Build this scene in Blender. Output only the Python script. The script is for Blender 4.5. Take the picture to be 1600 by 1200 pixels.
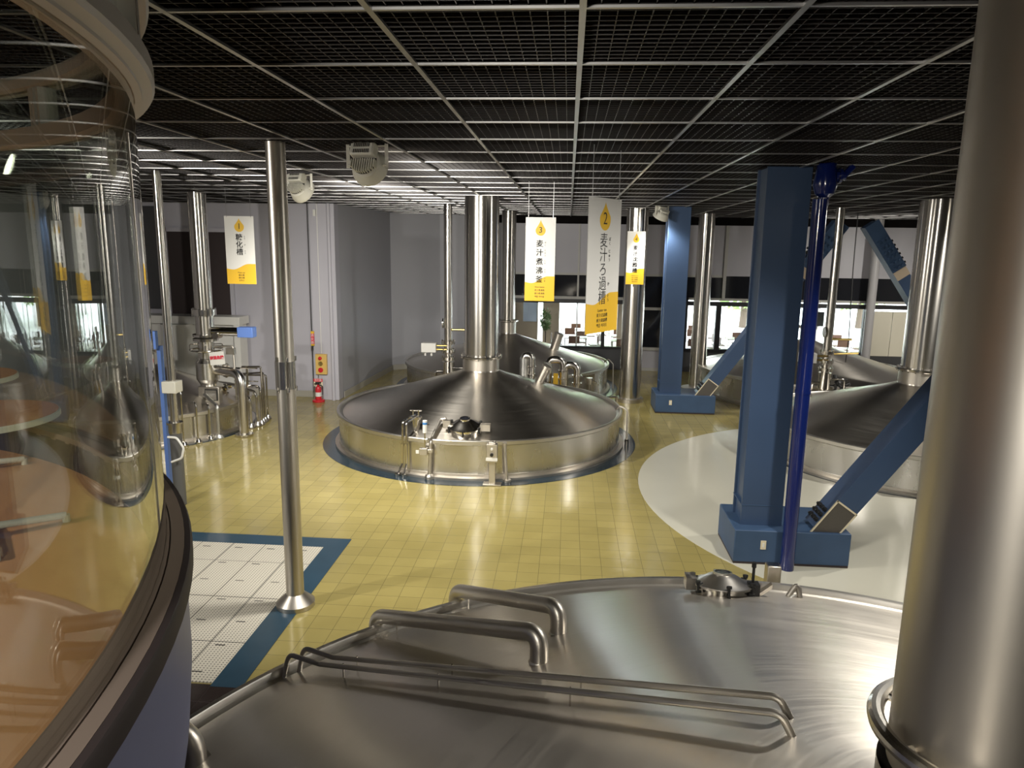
import bpy, bmesh, math, random
from mathutils import Vector, Matrix, Quaternion
random.seed(7)
PI = math.pi
for o in list(bpy.data.objects): bpy.data.objects.remove(o)
SC = bpy.context.scene
COL = SC.collection

# ------------------------------------------------------------------ camera
FPX = 1130.0
EYE = Vector((0, 0, 4.1))
def _ray(u, v): return Vector((u - 800, -(v - 600), -FPX))
_dy = _ray(889, 386).normalized()
_dn = _ray(710, 600 + (FPX * FPX + 89 * 90) / 214.0)
_dz = -_dn.normalized()
_dz = (_dz - _dy * _dz.dot(_dy)).normalized()
_dx = _dy.cross(_dz)
RW = Matrix((_dx, _dy, _dz))            # camera axes to world axes
cam_d = bpy.data.cameras.new('camera')
cam_d.sensor_fit = 'HORIZONTAL'; cam_d.sensor_width = 36.0
cam_d.lens = FPX / 1600 * 36.0
cam_d.clip_start = 0.05; cam_d.clip_end = 300
cam = bpy.data.objects.new('camera', cam_d); COL.objects.link(cam)
cam.matrix_world = Matrix.Translation(EYE) @ RW.to_4x4()
SC.camera = cam

# ------------------------------------------------------------------ view, world
SC.view_settings.view_transform = 'Standard'
SC.view_settings.look = 'None'
SC.view_settings.gamma = 1.0
SC.view_settings.use_curve_mapping = False
SC.view_settings.exposure = 0.12
W = bpy.data.worlds.new('daylight'); SC.world = W
W.use_nodes = True
_bg = W.node_tree.nodes['Background']
_bg.inputs['Color'].default_value = (0.86, 0.93, 1.0, 1)
_bg.inputs['Strength'].default_value = 12.0
LAMP_W = 0.95       # master factor for the hall floodlights
CEIL = 5.1

# ------------------------------------------------------------------ measuring helpers (real depths)
def PY(u, v, Y):
    d = RW @ _ray(u, v); return EYE + d * (Y / d.y)
def PZ(u, v, z=0.0):
    d = RW @ _ray(u, v); return EYE + d * ((z - EYE.z) / d.z)

# ------------------------------------------------------------------ materials
MATS = {}
def new_mat(name):
    m = bpy.data.materials.new(name); m.use_nodes = True
    MATS[name] = m
    return m, m.node_tree, m.node_tree.nodes['Principled BSDF']
def simple(name, col, rough=0.5, metal=0.0, spec=0.5, noise=0.0, scale=6.0, bump=0.0, coat=0.0):
    m, t, b = new_mat(name)
    b.inputs['Base Color'].default_value = (*col, 1)
    b.inputs['Roughness'].default_value = rough
    b.inputs['Metallic'].default_value = metal
    b.inputs['Specular IOR Level'].default_value = spec
    b.inputs['Coat Weight'].default_value = coat
    b.inputs['Coat Roughness'].default_value = 0.08
    if noise or bump:
        tc = t.nodes.new('ShaderNodeTexCoord')
        n = t.nodes.new('ShaderNodeTexNoise'); n.inputs['Scale'].default_value = scale
        n.inputs['Detail'].default_value = 5
        t.links.new(tc.outputs['Object'], n.inputs['Vector'])
        if noise:
            mx = t.nodes.new('ShaderNodeMix'); mx.data_type = 'RGBA'
            mx.inputs[6].default_value = (*[c * (1 - noise) for c in col], 1)
            mx.inputs[7].default_value = (*[min(1, c * (1 + noise)) for c in col], 1)
            t.links.new(n.outputs['Fac'], mx.inputs[0]); t.links.new(mx.outputs[2], b.inputs['Base Color'])
        if bump:
            bp = t.nodes.new('ShaderNodeBump'); bp.inputs['Strength'].default_value = bump
            bp.inputs['Distance'].default_value = 0.01
            t.links.new(n.outputs['Fac'], bp.inputs['Height']); t.links.new(bp.outputs['Normal'], b.inputs['Normal'])
    return m
def steel(name, col, rough, aniso=0.0, var=0.06, scale=(3, 3, 3), rvar=0.08, bump=0.0):
    m, t, b = new_mat(name)
    b.inputs['Metallic'].default_value = 1.0
    tc = t.nodes.new('ShaderNodeTexCoord')
    mp = t.nodes.new('ShaderNodeMapping'); mp.inputs['Scale'].default_value = scale
    t.links.new(tc.outputs['Object'], mp.inputs['Vector'])
    n = t.nodes.new('ShaderNodeTexNoise'); n.inputs['Scale'].default_value = 1.0; n.inputs['Detail'].default_value = 6
    t.links.new(mp.outputs['Vector'], n.inputs['Vector'])
    mx = t.nodes.new('ShaderNodeMix'); mx.data_type = 'RGBA'
    mx.inputs[6].default_value = (*[c * (1 - var) for c in col], 1)
    mx.inputs[7].default_value = (*[c * (1 + var) for c in col], 1)
    t.links.new(n.outputs['Fac'], mx.inputs[0]); t.links.new(mx.outputs[2], b.inputs['Base Color'])
    mr = t.nodes.new('ShaderNodeMapRange')
    mr.inputs['To Min'].default_value = max(0.02, rough - rvar); mr.inputs['To Max'].default_value = rough + rvar
    t.links.new(n.outputs['Fac'], mr.inputs['Value']); t.links.new(mr.outputs['Result'], b.inputs['Roughness'])
    if aniso:
        b.inputs['Anisotropic'].default_value = aniso
        tg = t.nodes.new('ShaderNodeTangent'); tg.direction_type = 'RADIAL'; tg.axis = 'Z'; b.inputs['Anisotropic Rotation'].default_value = 0.25
        t.links.new(tg.outputs['Tangent'], b.inputs['Tangent'])
    if bump:
        n2 = t.nodes.new('ShaderNodeTexNoise'); n2.inputs['Scale'].default_value = 2.2; n2.inputs['Detail'].default_value = 2
        t.links.new(tc.outputs['Object'], n2.inputs['Vector'])
        bp = t.nodes.new('ShaderNodeBump'); bp.inputs['Strength'].default_value = bump; bp.inputs['Distance'].default_value = 0.02
        t.links.new(n2.outputs['Fac'], bp.inputs['Height']); t.links.new(bp.outputs['Normal'], b.inputs['Normal'])
    return m

M_CONE = steel('brushed_cone_steel', (0.62, 0.58, 0.52), 0.33, 0.8, 0.06, (1.2, 1.2, 6), 0.05, 0.10)
def polar_brush(m, kr, ka, bump, rv):
    t = m.node_tree; b = t.nodes['Principled BSDF']
    def N(op, a, b_=None):
        n = t.nodes.new('ShaderNodeMath'); n.operation = op
        for k, x in enumerate((a, b_)):
            if x is None: continue
            if isinstance(x, (int, float)): n.inputs[k].default_value = x
            else: t.links.new(x, n.inputs[k])
        return n.outputs[0]
    tc = t.nodes.new('ShaderNodeTexCoord'); sp = t.nodes.new('ShaderNodeSeparateXYZ'); t.links.new(tc.outputs['Object'], sp.inputs[0])
    X, Y = sp.outputs['X'], sp.outputs['Y']
    r = N('SQRT', N('ADD', N('MULTIPLY', X, X), N('MULTIPLY', Y, Y)))
    cx, cy = N('DIVIDE', X, r), N('DIVIDE', Y, r)
    cb = t.nodes.new('ShaderNodeCombineXYZ')
    t.links.new(N('MULTIPLY', cx, ka), cb.inputs[0]); t.links.new(N('MULTIPLY', cy, ka), cb.inputs[1]); t.links.new(N('MULTIPLY', r, kr), cb.inputs[2])
    n = t.nodes.new('ShaderNodeTexNoise'); n.inputs['Scale'].default_value = 1; n.inputs['Detail'].default_value = 4
    t.links.new(cb.outputs[0], n.inputs['Vector'])
    old = b.inputs['Roughness'].links[0].from_socket
    t.links.new(N('ADD', old, N('MULTIPLY', N('SUBTRACT', n.outputs['Fac'], .5), rv)), b.inputs['Roughness'])
    bp = t.nodes.new('ShaderNodeBump'); bp.inputs['Strength'].default_value = bump; bp.inputs['Distance'].default_value = .004
    t.links.new(n.outputs['Fac'], bp.inputs['Height'])
    o2 = b.inputs['Normal'].links[0].from_socket
    t.links.new(o2, bp.inputs['Normal']); t.links.new(bp.outputs['Normal'], b.inputs['Normal'])
polar_brush(M_CONE, 34, 2.0, .12, .14)
M_SHELL = steel('brushed_shell_steel', (0.66, 0.64, 0.61), 0.27, 0.7, 0.08, (2, 2, 0.6), 0.05, 0.06)
M_PIPE = steel('polished_pipe_steel', (0.68, 0.65, 0.60), 0.22, 0.7, 0.06, (5, 5, 0.5), 0.05)
M_DULL = steel('satin_steel', (0.60, 0.56, 0.50), 0.40, 0.5, 0.08, (4, 4, 0.8), 0.07)
M_FIT = steel('fitting_steel', (0.66, 0.63, 0.58), 0.18, 0.0, 0.05, (8, 8, 8), 0.05)
M_LIP = steel('rim_steel', (0.66, 0.63, 0.58), 0.36, 0.4, 0.05, (3, 3, 3), 0.05)
M_FOIL = simple('crinkled_silver_sleeve', (0.62, 0.62, 0.60), 0.3, 1.0, bump=0.8, scale=40)
M_BLUE = simple('blue_steel_paint', (0.042, 0.074, 0.145), 0.38, 0.0, 0.5, 0.12, 1.6, 0.02)
M_BLUEL = simple('blue_plinth_paint', (0.042, 0.080, 0.155), 0.5, 0.0, 0.4, 0.22, 3.0, 0.15)
M_BRIGHT = simple('bright_blue_gloss', (0.006, 0.015, 0.11), 0.16, 0.0, 0.5, coat=0.6)
M_ACT = simple('actuator_blue', (0.13, 0.24, 0.62), 0.4)
M_WALL = simple('lavender_grey_wall', (0.47, 0.46, 0.51), 0.55, 0.0, 0.3, 0.05, 1.2)
M_WALL2 = simple('grey_wall', (0.40, 0.40, 0.43), 0.5, 0.0, 0.35, 0.04, 0.8)
M_PANEL = simple('grey_metal_panel', (0.42, 0.41, 0.445), 0.4, 0.0, 0.4, 0.03, 1.0)
M_DPANEL = simple('dark_sill_panel', (0.06, 0.06, 0.065), 0.4)
M_LFRAME = simple('pale_window_frame', (0.42, 0.41, 0.38), 0.4)
M_BFRAME = simple('black_window_frame', (0.012, 0.012, 0.014), 0.4)
M_DGLASS = simple('dark_glass', (0.015, 0.016, 0.02), 0.06, 0.0, 0.6)
M_BASE = simple('pale_baseboard', (0.40, 0.38, 0.33), 0.5)
M_WHITE = simple('white_enamel', (0.72, 0.71, 0.67), 0.35)
M_WPANEL = simple('white_door_panel', (0.70, 0.66, 0.55), 0.45)
M_BLACK = simple('black_rubber', (0.012, 0.012, 0.012), 0.5)
M_DARK = simple('dark_void', (0.006, 0.005, 0.005), 0.9, spec=0.1)
M_RAIL = steel('ceiling_rail_metal', (0.40, 0.39, 0.38), 0.35, 0, 0.05)
M_LOUVER = simple('dark_louver', (0.022, 0.018, 0.017), 0.42, 0.3)
M_DUCT = simple('galvanised_duct', (0.22, 0.21, 0.20), 0.4, 0.7)
M_BROWN = simple('dark_bronze_trim', (0.045, 0.034, 0.034), 0.6, spec=0.25)
M_SILL = simple('taupe_sill', (0.20, 0.155, 0.13), 0.4)
M_BOOTH = simple('booth_blue_grey', (0.165, 0.18, 0.31), 0.42, noise=0.04, scale=1.0)
M_RING = simple('pale_ring_frame', (0.42, 0.39, 0.36), 0.45)
M_TABLE = simple('tan_table_top', (0.46, 0.25, 0.14), 0.25, noise=0.08, scale=8)
M_TEDGE = simple('cream_table_edge', (0.62, 0.60, 0.50), 0.4)
M_CHROME = steel('chrome', (0.75, 0.75, 0.75), 0.08, 0, 0.02)
M_BANNER = simple('white_banner_board', (0.74, 0.73, 0.70), 0.5)
M_YELLOW = simple('banner_yellow', (0.78, 0.47, 0.025), 0.5)
M_INK = simple('black_ink', (0.012, 0.012, 0.014), 0.6)
M_WIRE = simple('thin_wire', (0.35, 0.35, 0.35), 0.35, 0.8)
M_RED = simple('red_gloss', (0.55, 0.02, 0.03), 0.25)
M_REDINK = simple('red_ink', (0.65, 0.04, 0.07), 0.6)
M_ALARM = simple('ochre_alarm_box', (0.66, 0.44, 0.13), 0.4)
M_CREAM = simple('cream_plastic', (0.70, 0.62, 0.45), 0.45)
M_LIGHTBLUE = simple('blue_band', (0.05, 0.20, 0.5), 0.4)
M_HOUSING = simple('lamp_housing', (0.62, 0.60, 0.52), 0.45)
M_CHAIR = simple('brown_chair', (0.20, 0.105, 0.07), 0.4)
M_CTABLE = simple('white_cafe_table', (0.80, 0.80, 0.78), 0.3)
M_CFLOOR = simple('pale_cafe_floor', (0.55, 0.50, 0.44), 0.25)
M_CWALL = simple('beige_cafe_wall', (0.52, 0.42, 0.31), 0.6)
M_LEAF = simple('leaf_green', (0.10, 0.20, 0.05), 0.5, noise=0.4, scale=9)
M_TREE = simple('tree_foliage', (0.28, 0.42, 0.14), 0.6, noise=0.4, scale=4)
M_BARK = simple('bark', (0.10, 0.07, 0.05), 0.8)
M_GROUND = simple('pale_paving', (0.6, 0.6, 0.56), 0.8)
M_POSTER = simple('pale_blue_poster', (0.60, 0.70, 0.85), 0.5)
M_MESHP = simple('grey_mesh_panel', (0.11, 0.10, 0.09), 0.5, 0.4, bump=0.4, scale=90)
M_BRASS = simple('brass', (0.62, 0.46, 0.16), 0.3, 1.0)

def emis(name, col, s):
    m, t, b = new_mat(name)
    b.inputs['Base Color'].default_value = (*col, 1)
    b.inputs['Emission Color'].default_value = (*col, 1)
    b.inputs['Emission Strength'].default_value = s
    return m
M_LENS = emis('lamp_lens', (1.0, 0.93, 0.78), 22.0)

def glass_mat(name, tint, f0=0.05, gain=1.0):
    m = bpy.data.materials.new(name); m.use_nodes = True; t = m.node_tree
    for n in list(t.nodes): t.nodes.remove(n)
    out = t.nodes.new('ShaderNodeOutputMaterial')
    tr = t.nodes.new('ShaderNodeBsdfTransparent'); tr.inputs['Color'].default_value = (*tint, 1)
    gl = t.nodes.new('ShaderNodeBsdfGlossy'); gl.inputs['Roughness'].default_value = 0.0
    lw = t.nodes.new('ShaderNodeLayerWeight'); lw.inputs['Blend'].default_value = 0.5
    p = t.nodes.new('ShaderNodeMath'); p.operation = 'POWER'; p.inputs[1].default_value = 4.0
    a = t.nodes.new('ShaderNodeMath'); a.operation = 'MULTIPLY_ADD'; a.inputs[1].default_value = (1 - f0) * gain; a.inputs[2].default_value = f0
    mx = t.nodes.new('ShaderNodeMixShader')
    t.links.new(lw.outputs['Facing'], p.inputs[0]); t.links.new(p.outputs[0], a.inputs[0]); t.links.new(a.outputs[0], mx.inputs[0])
    t.links.new(tr.outputs[0], mx.inputs[1]); t.links.new(gl.outputs[0], mx.inputs[2]); t.links.new(mx.outputs[0], out.inputs['Surface'])
    MATS[name] = m
    return m
M_GLASS = glass_mat('curved_booth_glass', (0.90, 0.93, 0.90), 0.075)
M_PANE = glass_mat('cafe_pane', (0.95, 0.97, 0.97), 0.05)

def tile_mat(name, col, grout, size, rough, wav=0.15, mort=0.012, var=0.06):
    m, t, b = new_mat(name)
    tc = t.nodes.new('ShaderNodeTexCoord')
    br = t.nodes.new('ShaderNodeTexBrick'); br.offset = 0.0; br.squash = 1.0
    br.inputs['Color1'].default_value = (*[c * (1 - var) for c in col], 1)
    br.inputs['Color2'].default_value = (*[c * (1 + var) for c in col], 1)
    br.inputs['Mortar'].default_value = (*grout, 1)
    br.inputs['Scale'].default_value = 1.0
    br.inputs['Mortar Size'].default_value = mort * size
    br.inputs['Mortar Smooth'].default_value = 0.3
    br.inputs['Brick Width'].default_value = size; br.inputs['Row Height'].default_value = size
    t.links.new(tc.outputs['Object'], br.inputs['Vector'])
    n = t.nodes.new('ShaderNodeTexNoise'); n.inputs['Scale'].default_value = 1.1; n.inputs['Detail'].default_value = 6
    t.links.new(tc.outputs['Object'], n.inputs['Vector'])
    mx = t.nodes.new('ShaderNodeMix'); mx.data_type = 'RGBA'; mx.blend_type = 'MULTIPLY'; mx.inputs[0].default_value = 0.35
    rmp = t.nodes.new('ShaderNodeValToRGB')
    rmp.color_ramp.elements[0].position = 0.3; rmp.color_ramp.elements[0].color = (0.6, 0.58, 0.5, 1)
    rmp.color_ramp.elements[1].position = 0.65; rmp.color_ramp.elements[1].color = (1, 1, 1, 1)
    t.links.new(n.outputs['Fac'], rmp.inputs[0])
    t.links.new(br.outputs['Color'], mx.inputs[6]); t.links.new(rmp.outputs[0], mx.inputs[7])
    t.links.new(mx.outputs[2], b.inputs['Base Color'])
    b.inputs['Roughness'].default_value = rough
    n2 = t.nodes.new('ShaderNodeTexNoise'); n2.inputs['Scale'].default_value = 3.5; n2.inputs['Detail'].default_value = 3
    t.links.new(tc.outputs['Object'], n2.inputs['Vector'])
    ad = t.nodes.new('ShaderNodeMath'); ad.operation = 'MULTIPLY_ADD'; ad.inputs[1].default_value = -0.4
    t.links.new(br.outputs['Fac'], ad.inputs[0]); t.links.new(n2.outputs['Fac'], ad.inputs[2])
    bp = t.nodes.new('ShaderNodeBump'); bp.inputs['Strength'].default_value = wav; bp.inputs['Distance'].default_value = 0.02
    t.links.new(ad.outputs[0], bp.inputs['Height']); t.links.new(bp.outputs['Normal'], b.inputs['Normal'])
    return m
M_FLOOR = tile_mat('ochre_floor_tile', (0.35, 0.29, 0.105), (0.17, 0.14, 0.06), 0.27, 0.15)
M_WFLOOR = simple('white_epoxy_floor', (0.56, 0.54, 0.45), 0.14, noise=0.06, scale=0.9, bump=0.03)
M_BRING = simple('blue_floor_paint', (0.028, 0.062, 0.095), 0.22, noise=0.15, scale=3.0, bump=0.04)
M_WOOD = simple('orange_wood_floor', (0.52, 0.27, 0.12), 0.3, noise=0.15, scale=3)

def mat_tiles():
    m, t, b = new_mat('perforated_white_tile')
    tc = t.nodes.new('ShaderNodeTexCoord'); sp = t.nodes.new('ShaderNodeSeparateXYZ')
    t.links.new(tc.outputs['Object'], sp.inputs[0])
    def M(op, a, b_=None, c=None):
        n = t.nodes.new('ShaderNodeMath'); n.operation = op
        for k, x in enumerate((a, b_, c)):
            if x is None: continue
            if isinstance(x, (int, float)): n.inputs[k].default_value = x
            else: t.links.new(x, n.inputs[k])
        return n.outputs[0]
    def frac(x, s): return M('SUBTRACT', M('FRACT', M('MULTIPLY', x, 1 / s)), 0.5)
    X, Y = sp.outputs['X'], sp.outputs['Y']
    fx, fy = frac(X, 0.036), frac(Y, 0.036)
    dot = M('LESS_THAN', M('ADD', M('MULTIPLY', fx, fx), M('MULTIPLY', fy, fy)), 0.055)
    sx = M('GREATER_THAN', M('ABSOLUTE', frac(X, 0.45)), 0.487)
    sy = M('GREATER_THAN', M('ABSOLUTE', frac(Y, 0.95)), 0.494)
    lx = M('LESS_THAN', M('ABSOLUTE', frac(M('ADD', X, 0.1), 0.45)), 0.12)
    ly = M('LESS_THAN', M('ABSOLUTE', frac(M('ADD', Y, 0.3), 0.475)), 0.02)
    msk = M('MINIMUM', M('ADD', M('ADD', M('MULTIPLY', dot, 0.85), M('ADD', sx, sy)), M('MULTIPLY', lx, ly)), 1.0)
    mx = t.nodes.new('ShaderNodeMix'); mx.data_type = 'RGBA'
    mx.inputs[6].default_value = (0.62, 0.58, 0.49, 1); mx.inputs[7].default_value = (0.05, 0.045, 0.04, 1)
    t.links.new(msk, mx.inputs[0]); t.links.new(mx.outputs[2], b.inputs['Base Color'])
    b.inputs['Roughness'].default_value = 0.45
    return m
M_MAT = mat_tiles()

# ------------------------------------------------------------------ mesh helpers
def lathe(bm, prof, c=(0, 0, 0), n=64, rot=None, arc=None):
    """revolve (r, z) pairs about Z through c; rot = 3x3 for another axis"""
    c = Vector(c); rings = []
    full = arc is None
    a0, a1 = (0, 2 * PI) if full else arc
    m = n if full else n + 1
    for r, z in prof:
        ring = []
        for k in range(m):
            a = a0 + (a1 - a0) * k / n
            p = Vector((r * math.cos(a), r * math.sin(a), z))
            if rot: p = rot @ p
            ring.append(bm.verts.new(p + c))
            if r < 1e-6 and full: break
        rings.append(ring)
    for A, B in zip(rings, rings[1:]):
        if len(A) == 1 and len(B) == 1: continue
        for k in range(n):
            k2 = (k + 1) % n if full else k + 1
            if len(A) == 1: f = (A[0], B[k2], B[k])
            elif len(B) == 1: f = (A[k], A[k2], B[0])
            else: f = (A[k], A[k2], B[k2], B[k])
            try: bm.faces.new(f)
            except ValueError: pass
def fillet(pts, rad, seg=6):
    pts = [Vector(p) for p in pts]
    if rad <= 0: return pts
    out = [pts[0]]
    for i in range(1, len(pts) - 1):
        a, b, c = pts[i - 1], pts[i], pts[i + 1]
        u, v = (a - b), (c - b)
        lu, lv = u.length, v.length
        u.normalize(); v.normalize()
        ang = u.angle(v)
        if ang > PI - 0.02: out.append(b); continue
        d = min(rad / math.tan(ang / 2), lu * 0.49, lv * 0.49)
        p0, p1 = b + u * d, b + v * d
        for k in range(seg + 1):
            s = k / seg
            out.append(p0 * (1 - s) ** 2 + b * 2 * s * (1 - s) + p1 * s * s)
    out.append(pts[-1])
    return out
def tube(bm, pts, r, n=12, rad=0.0, caps=True, seg=6):
    P = fillet(pts, rad, seg)
    rs = r if isinstance(r, (list, tuple)) else [r] * len(P)
    t0 = (P[1] - P[0]).normalized()
    nrm = t0.orthogonal().normalized()
    rings = []
    for i, p in enumerate(P):
        if i == 0: t = t0
        elif i == len(P) - 1: t = (P[i] - P[i - 1]).normalized()
        else: t = ((P[i] - P[i - 1]).normalized() + (P[i + 1] - P[i]).normalized()).normalized()
        nrm = (nrm - t * nrm.dot(t)).normalized()
        bi = t.cross(nrm)
        rr = rs[i] if i < len(rs) else rs[-1]
        rings.append([bm.verts.new(p + (nrm * math.cos(2 * PI * k / n) + bi * math.sin(2 * PI * k / n)) * rr) for k in range(n)])
    for A, B in zip(rings, rings[1:]):
        for k in range(n): bm.faces.new((A[k], A[(k + 1) % n], B[(k + 1) % n], B[k]))
    if caps:
        bm.faces.new(rings[0][::-1]); bm.faces.new(rings[-1])
def cyl(bm, a, b, r, n=24, r2=None):
    tube(bm, [a, b], [r, r if r2 is None else r2], n)
def hexa(bm, v):
    V = [bm.verts.new(p) for p in v]
    for f in ((0, 3, 2, 1), (4, 5, 6, 7), (0, 1, 5, 4), (1, 2, 6, 5), (2, 3, 7, 6), (3, 0, 4, 7)):
        bm.faces.new([V[i] for i in f])
def box(bm, lo, hi):
    (x0, y0, z0), (x1, y1, z1) = lo, hi
    hexa(bm, [(x0, y0, z0), (x1, y0, z0), (x1, y1, z0), (x0, y1, z0), (x0, y0, z1), (x1, y0, z1), (x1, y1, z1), (x0, y1, z1)])
def obox(bm, o, a, b, c):
    o, a, b, c = map(Vector, (o, a, b, c))
    hexa(bm, [o, o + a, o + a + b, o + b, o + c, o + a + c, o + a + b + c, o + b + c])
def plate(bm, outline, axis_o, ax, ay, thick):
    """closed polygon (x, y) in plane axes, extruded by thick vector"""
    o, ax, ay, tv = map(Vector, (axis_o, ax, ay, thick))
    A = [bm.verts.new(o + ax * x + ay * y) for x, y in outline]
    B = [bm.verts.new(o + ax * x + ay * y + tv) for x, y in outline]
    bm.faces.new(A[::-1]); bm.faces.new(B)
    k = len(A)
    for i in range(k): bm.faces.new((A[i], A[(i + 1) % k], B[(i + 1) % k], B[i]))
def BM(): return bmesh.new()

def link_mesh(name, bm, mat, smooth=True, bevel=0.0, ang=27):
    bmesh.ops.recalc_face_normals(bm, faces=bm.faces[:])
    me = bpy.data.meshes.new(name); bm.to_mesh(me); bm.free()
    for m in (mat if isinstance(mat, (list, tuple)) else [mat]): me.materials.append(m)
    if smooth:
        me.polygons.foreach_set('use_smooth', [True] * len(me.polygons))
        me.set_sharp_from_angle(angle=math.radians(ang))
    o = bpy.data.objects.new(name, me); COL.objects.link(o)
    if bevel:
        b = o.modifiers.new('bevel', 'BEVEL'); b.width = bevel; b.segments = 2; b.limit_method = 'ANGLE'
    return o
def struct(name, bm, mat, smooth=True, bevel=0.0):
    o = link_mesh(name, bm, mat, smooth, bevel); o['kind'] = 'structure'
    return o
class Thing:
    def __init__(s, name, label, cat, loc, group=None):
        s.loc = Vector(loc)
        e = bpy.data.objects.new(name, None); COL.objects.link(e)
        e.empty_display_size = 0.1; e.location = s.loc
        e['label'] = label; e['category'] = cat
        if group: e['group'] = group
        s.o = e
    def part(s, name, bm, mat, parent=None, label=None, smooth=True, bevel=0.0, stuff=False, ang=27):
        bmesh.ops.translate(bm, verts=bm.verts[:], vec=-s.loc)
        o = link_mesh(name, bm, mat, smooth, bevel, ang)
        o.parent = parent or s.o
        if label: o['label'] = label
        if stuff: o['kind'] = 'stuff'
        return o
def mesh_thing(name, bm, mat, label, cat, loc=None, group=None, smooth=True, bevel=0.0):
    loc = Vector(loc) if loc is not None else Vector((0, 0, 0))
    bmesh.ops.translate(bm, verts=bm.verts[:], vec=-loc)
    o = link_mesh(name, bm, mat, smooth, bevel); o.location = loc
    o['label'] = label; o['category'] = cat
    if group: o['group'] = group
    return o
def copy_tree(o, parent=None):
    c = o.copy(); COL.objects.link(c)
    if parent: c.parent = parent
    for ch in list(o.children): copy_tree(ch, c)
    return c

def text_into(bm, body, mtx, size, thick=0.002, thin=0.0, align='CENTER'):
    cu = bpy.data.curves.new('lettering', 'FONT')
    cu.body = body; cu.size = size; cu.align_x = align; cu.align_y = 'CENTER'
    cu.extrude = thick / 2; cu.offset = thin; cu.resolution_u = 3
    ob = bpy.data.objects.new('lettering', cu); COL.objects.link(ob)
    dg = bpy.context.evaluated_depsgraph_get(); dg.update()
    me = bpy.data.meshes.new_from_object(ob.evaluated_get(dg))
    me.transform(mtx); bm.from_mesh(me)
    bpy.data.meshes.remove(me); bpy.data.objects.remove(ob); bpy.data.curves.remove(cu)

# ================================================================== SETTING
XL, XR, YB = -12.6, 14.0, 24.6
bm = BM(); box(bm, (XL - .3, -4.3, -0.2), (XR + .3, YB, 0)); struct('floor', bm, M_FLOOR, False)
# white epoxy zone, disc round the right hand part of the hall
bm = BM()
outl = []
for k in range(121):
    a = 2 * PI * k / 120
    x, y = 6.49 + 5.15 * math.cos(a), 12.14 + 5.15 * math.sin(a)
    outl.append((x, y))
plate(bm, outl[:-1], (0, 0, 0.0), (1, 0, 0), (0, 1, 0), (0, 0, 0.004)); struct('floor_white_zone', bm, M_WFLOOR, False)
M_DRING = simple('dark_slate_paint', (0.016, 0.030, 0.042), 0.2, noise=0.15, scale=3.0, bump=0.04)
def ring_floor(name, cx, cy, r0, r1, z=0.006):
    bm = BM(); lathe(bm, [(r0, 0), (r1, 0), (r1, z), (r0, z), (r0, 0)], (cx, cy, 0), 96); return struct(name, bm, M_DRING)
ring_floor('trim_1', -1.81, 15.23, 2.6, 3.34)
ring_floor('trim_2', -1.75, 21.42, 2.6, 3.30)
ring_floor('trim_3', 1.55, 2.47, 4.2, 4.80)
ring_floor('trim_4', -9.38, 15.28, 2.0, 2.34)
ring_floor('trim_5', 7.16, 15.03, 2.6, 3.12, 0.008)
# perforated mat with blue border
bm = BM()
for lo, hi in (((-8.0, 9.10), (-2.94, 9.42)), ((-3.24, 5.9), (-2.94, 9.10))):
    box(bm, (*lo, 0), (*hi, 0.006))
struct('trim_6', bm, M_BRING, False)
bm = BM(); box(bm, (-8.0, 5.95, 0), (-3.24, 9.10, 0.010)); struct('floor_mat_zone', bm, M_MAT, False)

M_DFLOOR = tile_mat('dark_brown_tile', (0.035, 0.026, 0.024), (0.05, 0.04, 0.04), 0.27, 0.15)
bm = BM(); box(bm, (-8.0, 2.0, 0), (-2.2, 5.93, 0.004)); struct('floor_dark_zone', bm, M_DFLOOR, False)  # same tile grid as the floor in dark brown, in front of the mat
# ---- ceiling louvre
X0, DX, Y0, DY = 0.03, 0.918, 3.31, 0.962
def grid_mesh():
    bm = BM(); cx, cy = DX / 12, DY / 13
    nx0, nx1 = int((XL - X0) / cx), int((XR - X0) / cx)
    for k in range(nx0, nx1 + 1):
        x = X0 + k * cx; box(bm, (x - .0022, -4, CEIL + .006), (x + .0022, YB, CEIL + .034))
    ny0, ny1 = int((-4 - Y0) / cy), int((YB - Y0) / cy)
    for k in range(ny0, ny1 + 1):
        y = Y0 + k * cy; box(bm, (XL, y - .0022, CEIL + .004), (XR, y + .0022, CEIL + .036))
    return bm
struct('ceiling', grid_mesh(), M_LOUVER, False)
bm = BM()
for k in range(int((XL - X0) / DX), int((XR - X0) / DX) + 1):
    x = X0 + k * DX; box(bm, (x - .015, -4, CEIL - .012), (x + .015, YB, CEIL + .003))
for k in range(-7, 23):
    y = Y0 + k * DY; box(bm, (XL, y - .011, CEIL - .010), (XR, y + .011, CEIL + .002))
struct('ceiling_rails', bm, M_RAIL, False)
bm = BM(); box(bm, (XL - .3, -4.3, 6.4), (XR + .3, YB + .3, 6.6)); struct('ceiling_void', bm, M_DARK, False)
# ducts above the louvre
for y, z, r, mt in ((6.0, 5.55, .16, M_DUCT), (9.9, 5.5, .22, M_DUCT), (13.6, 5.5, .2, M_DUCT)):
    bm = BM(); cyl(bm, (XL, y, z), (XR, y, z), r, 20)
    for k in range(12):
        x = XL + 1 + k * 2.1; cyl(bm, (x, y, z), (x + .06, y, z), r + .02, 20)
    mesh_thing('air_duct', bm, mt, {6.0: 'grey round air duct above the louvre ceiling, nearest of the three', 9.9: 'grey round air duct above the louvre ceiling, behind the nearest floodlight',
               13.6: 'grey round air duct above the louvre ceiling, farthest of the three'}[y], 'duct', (0, y, z))

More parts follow.
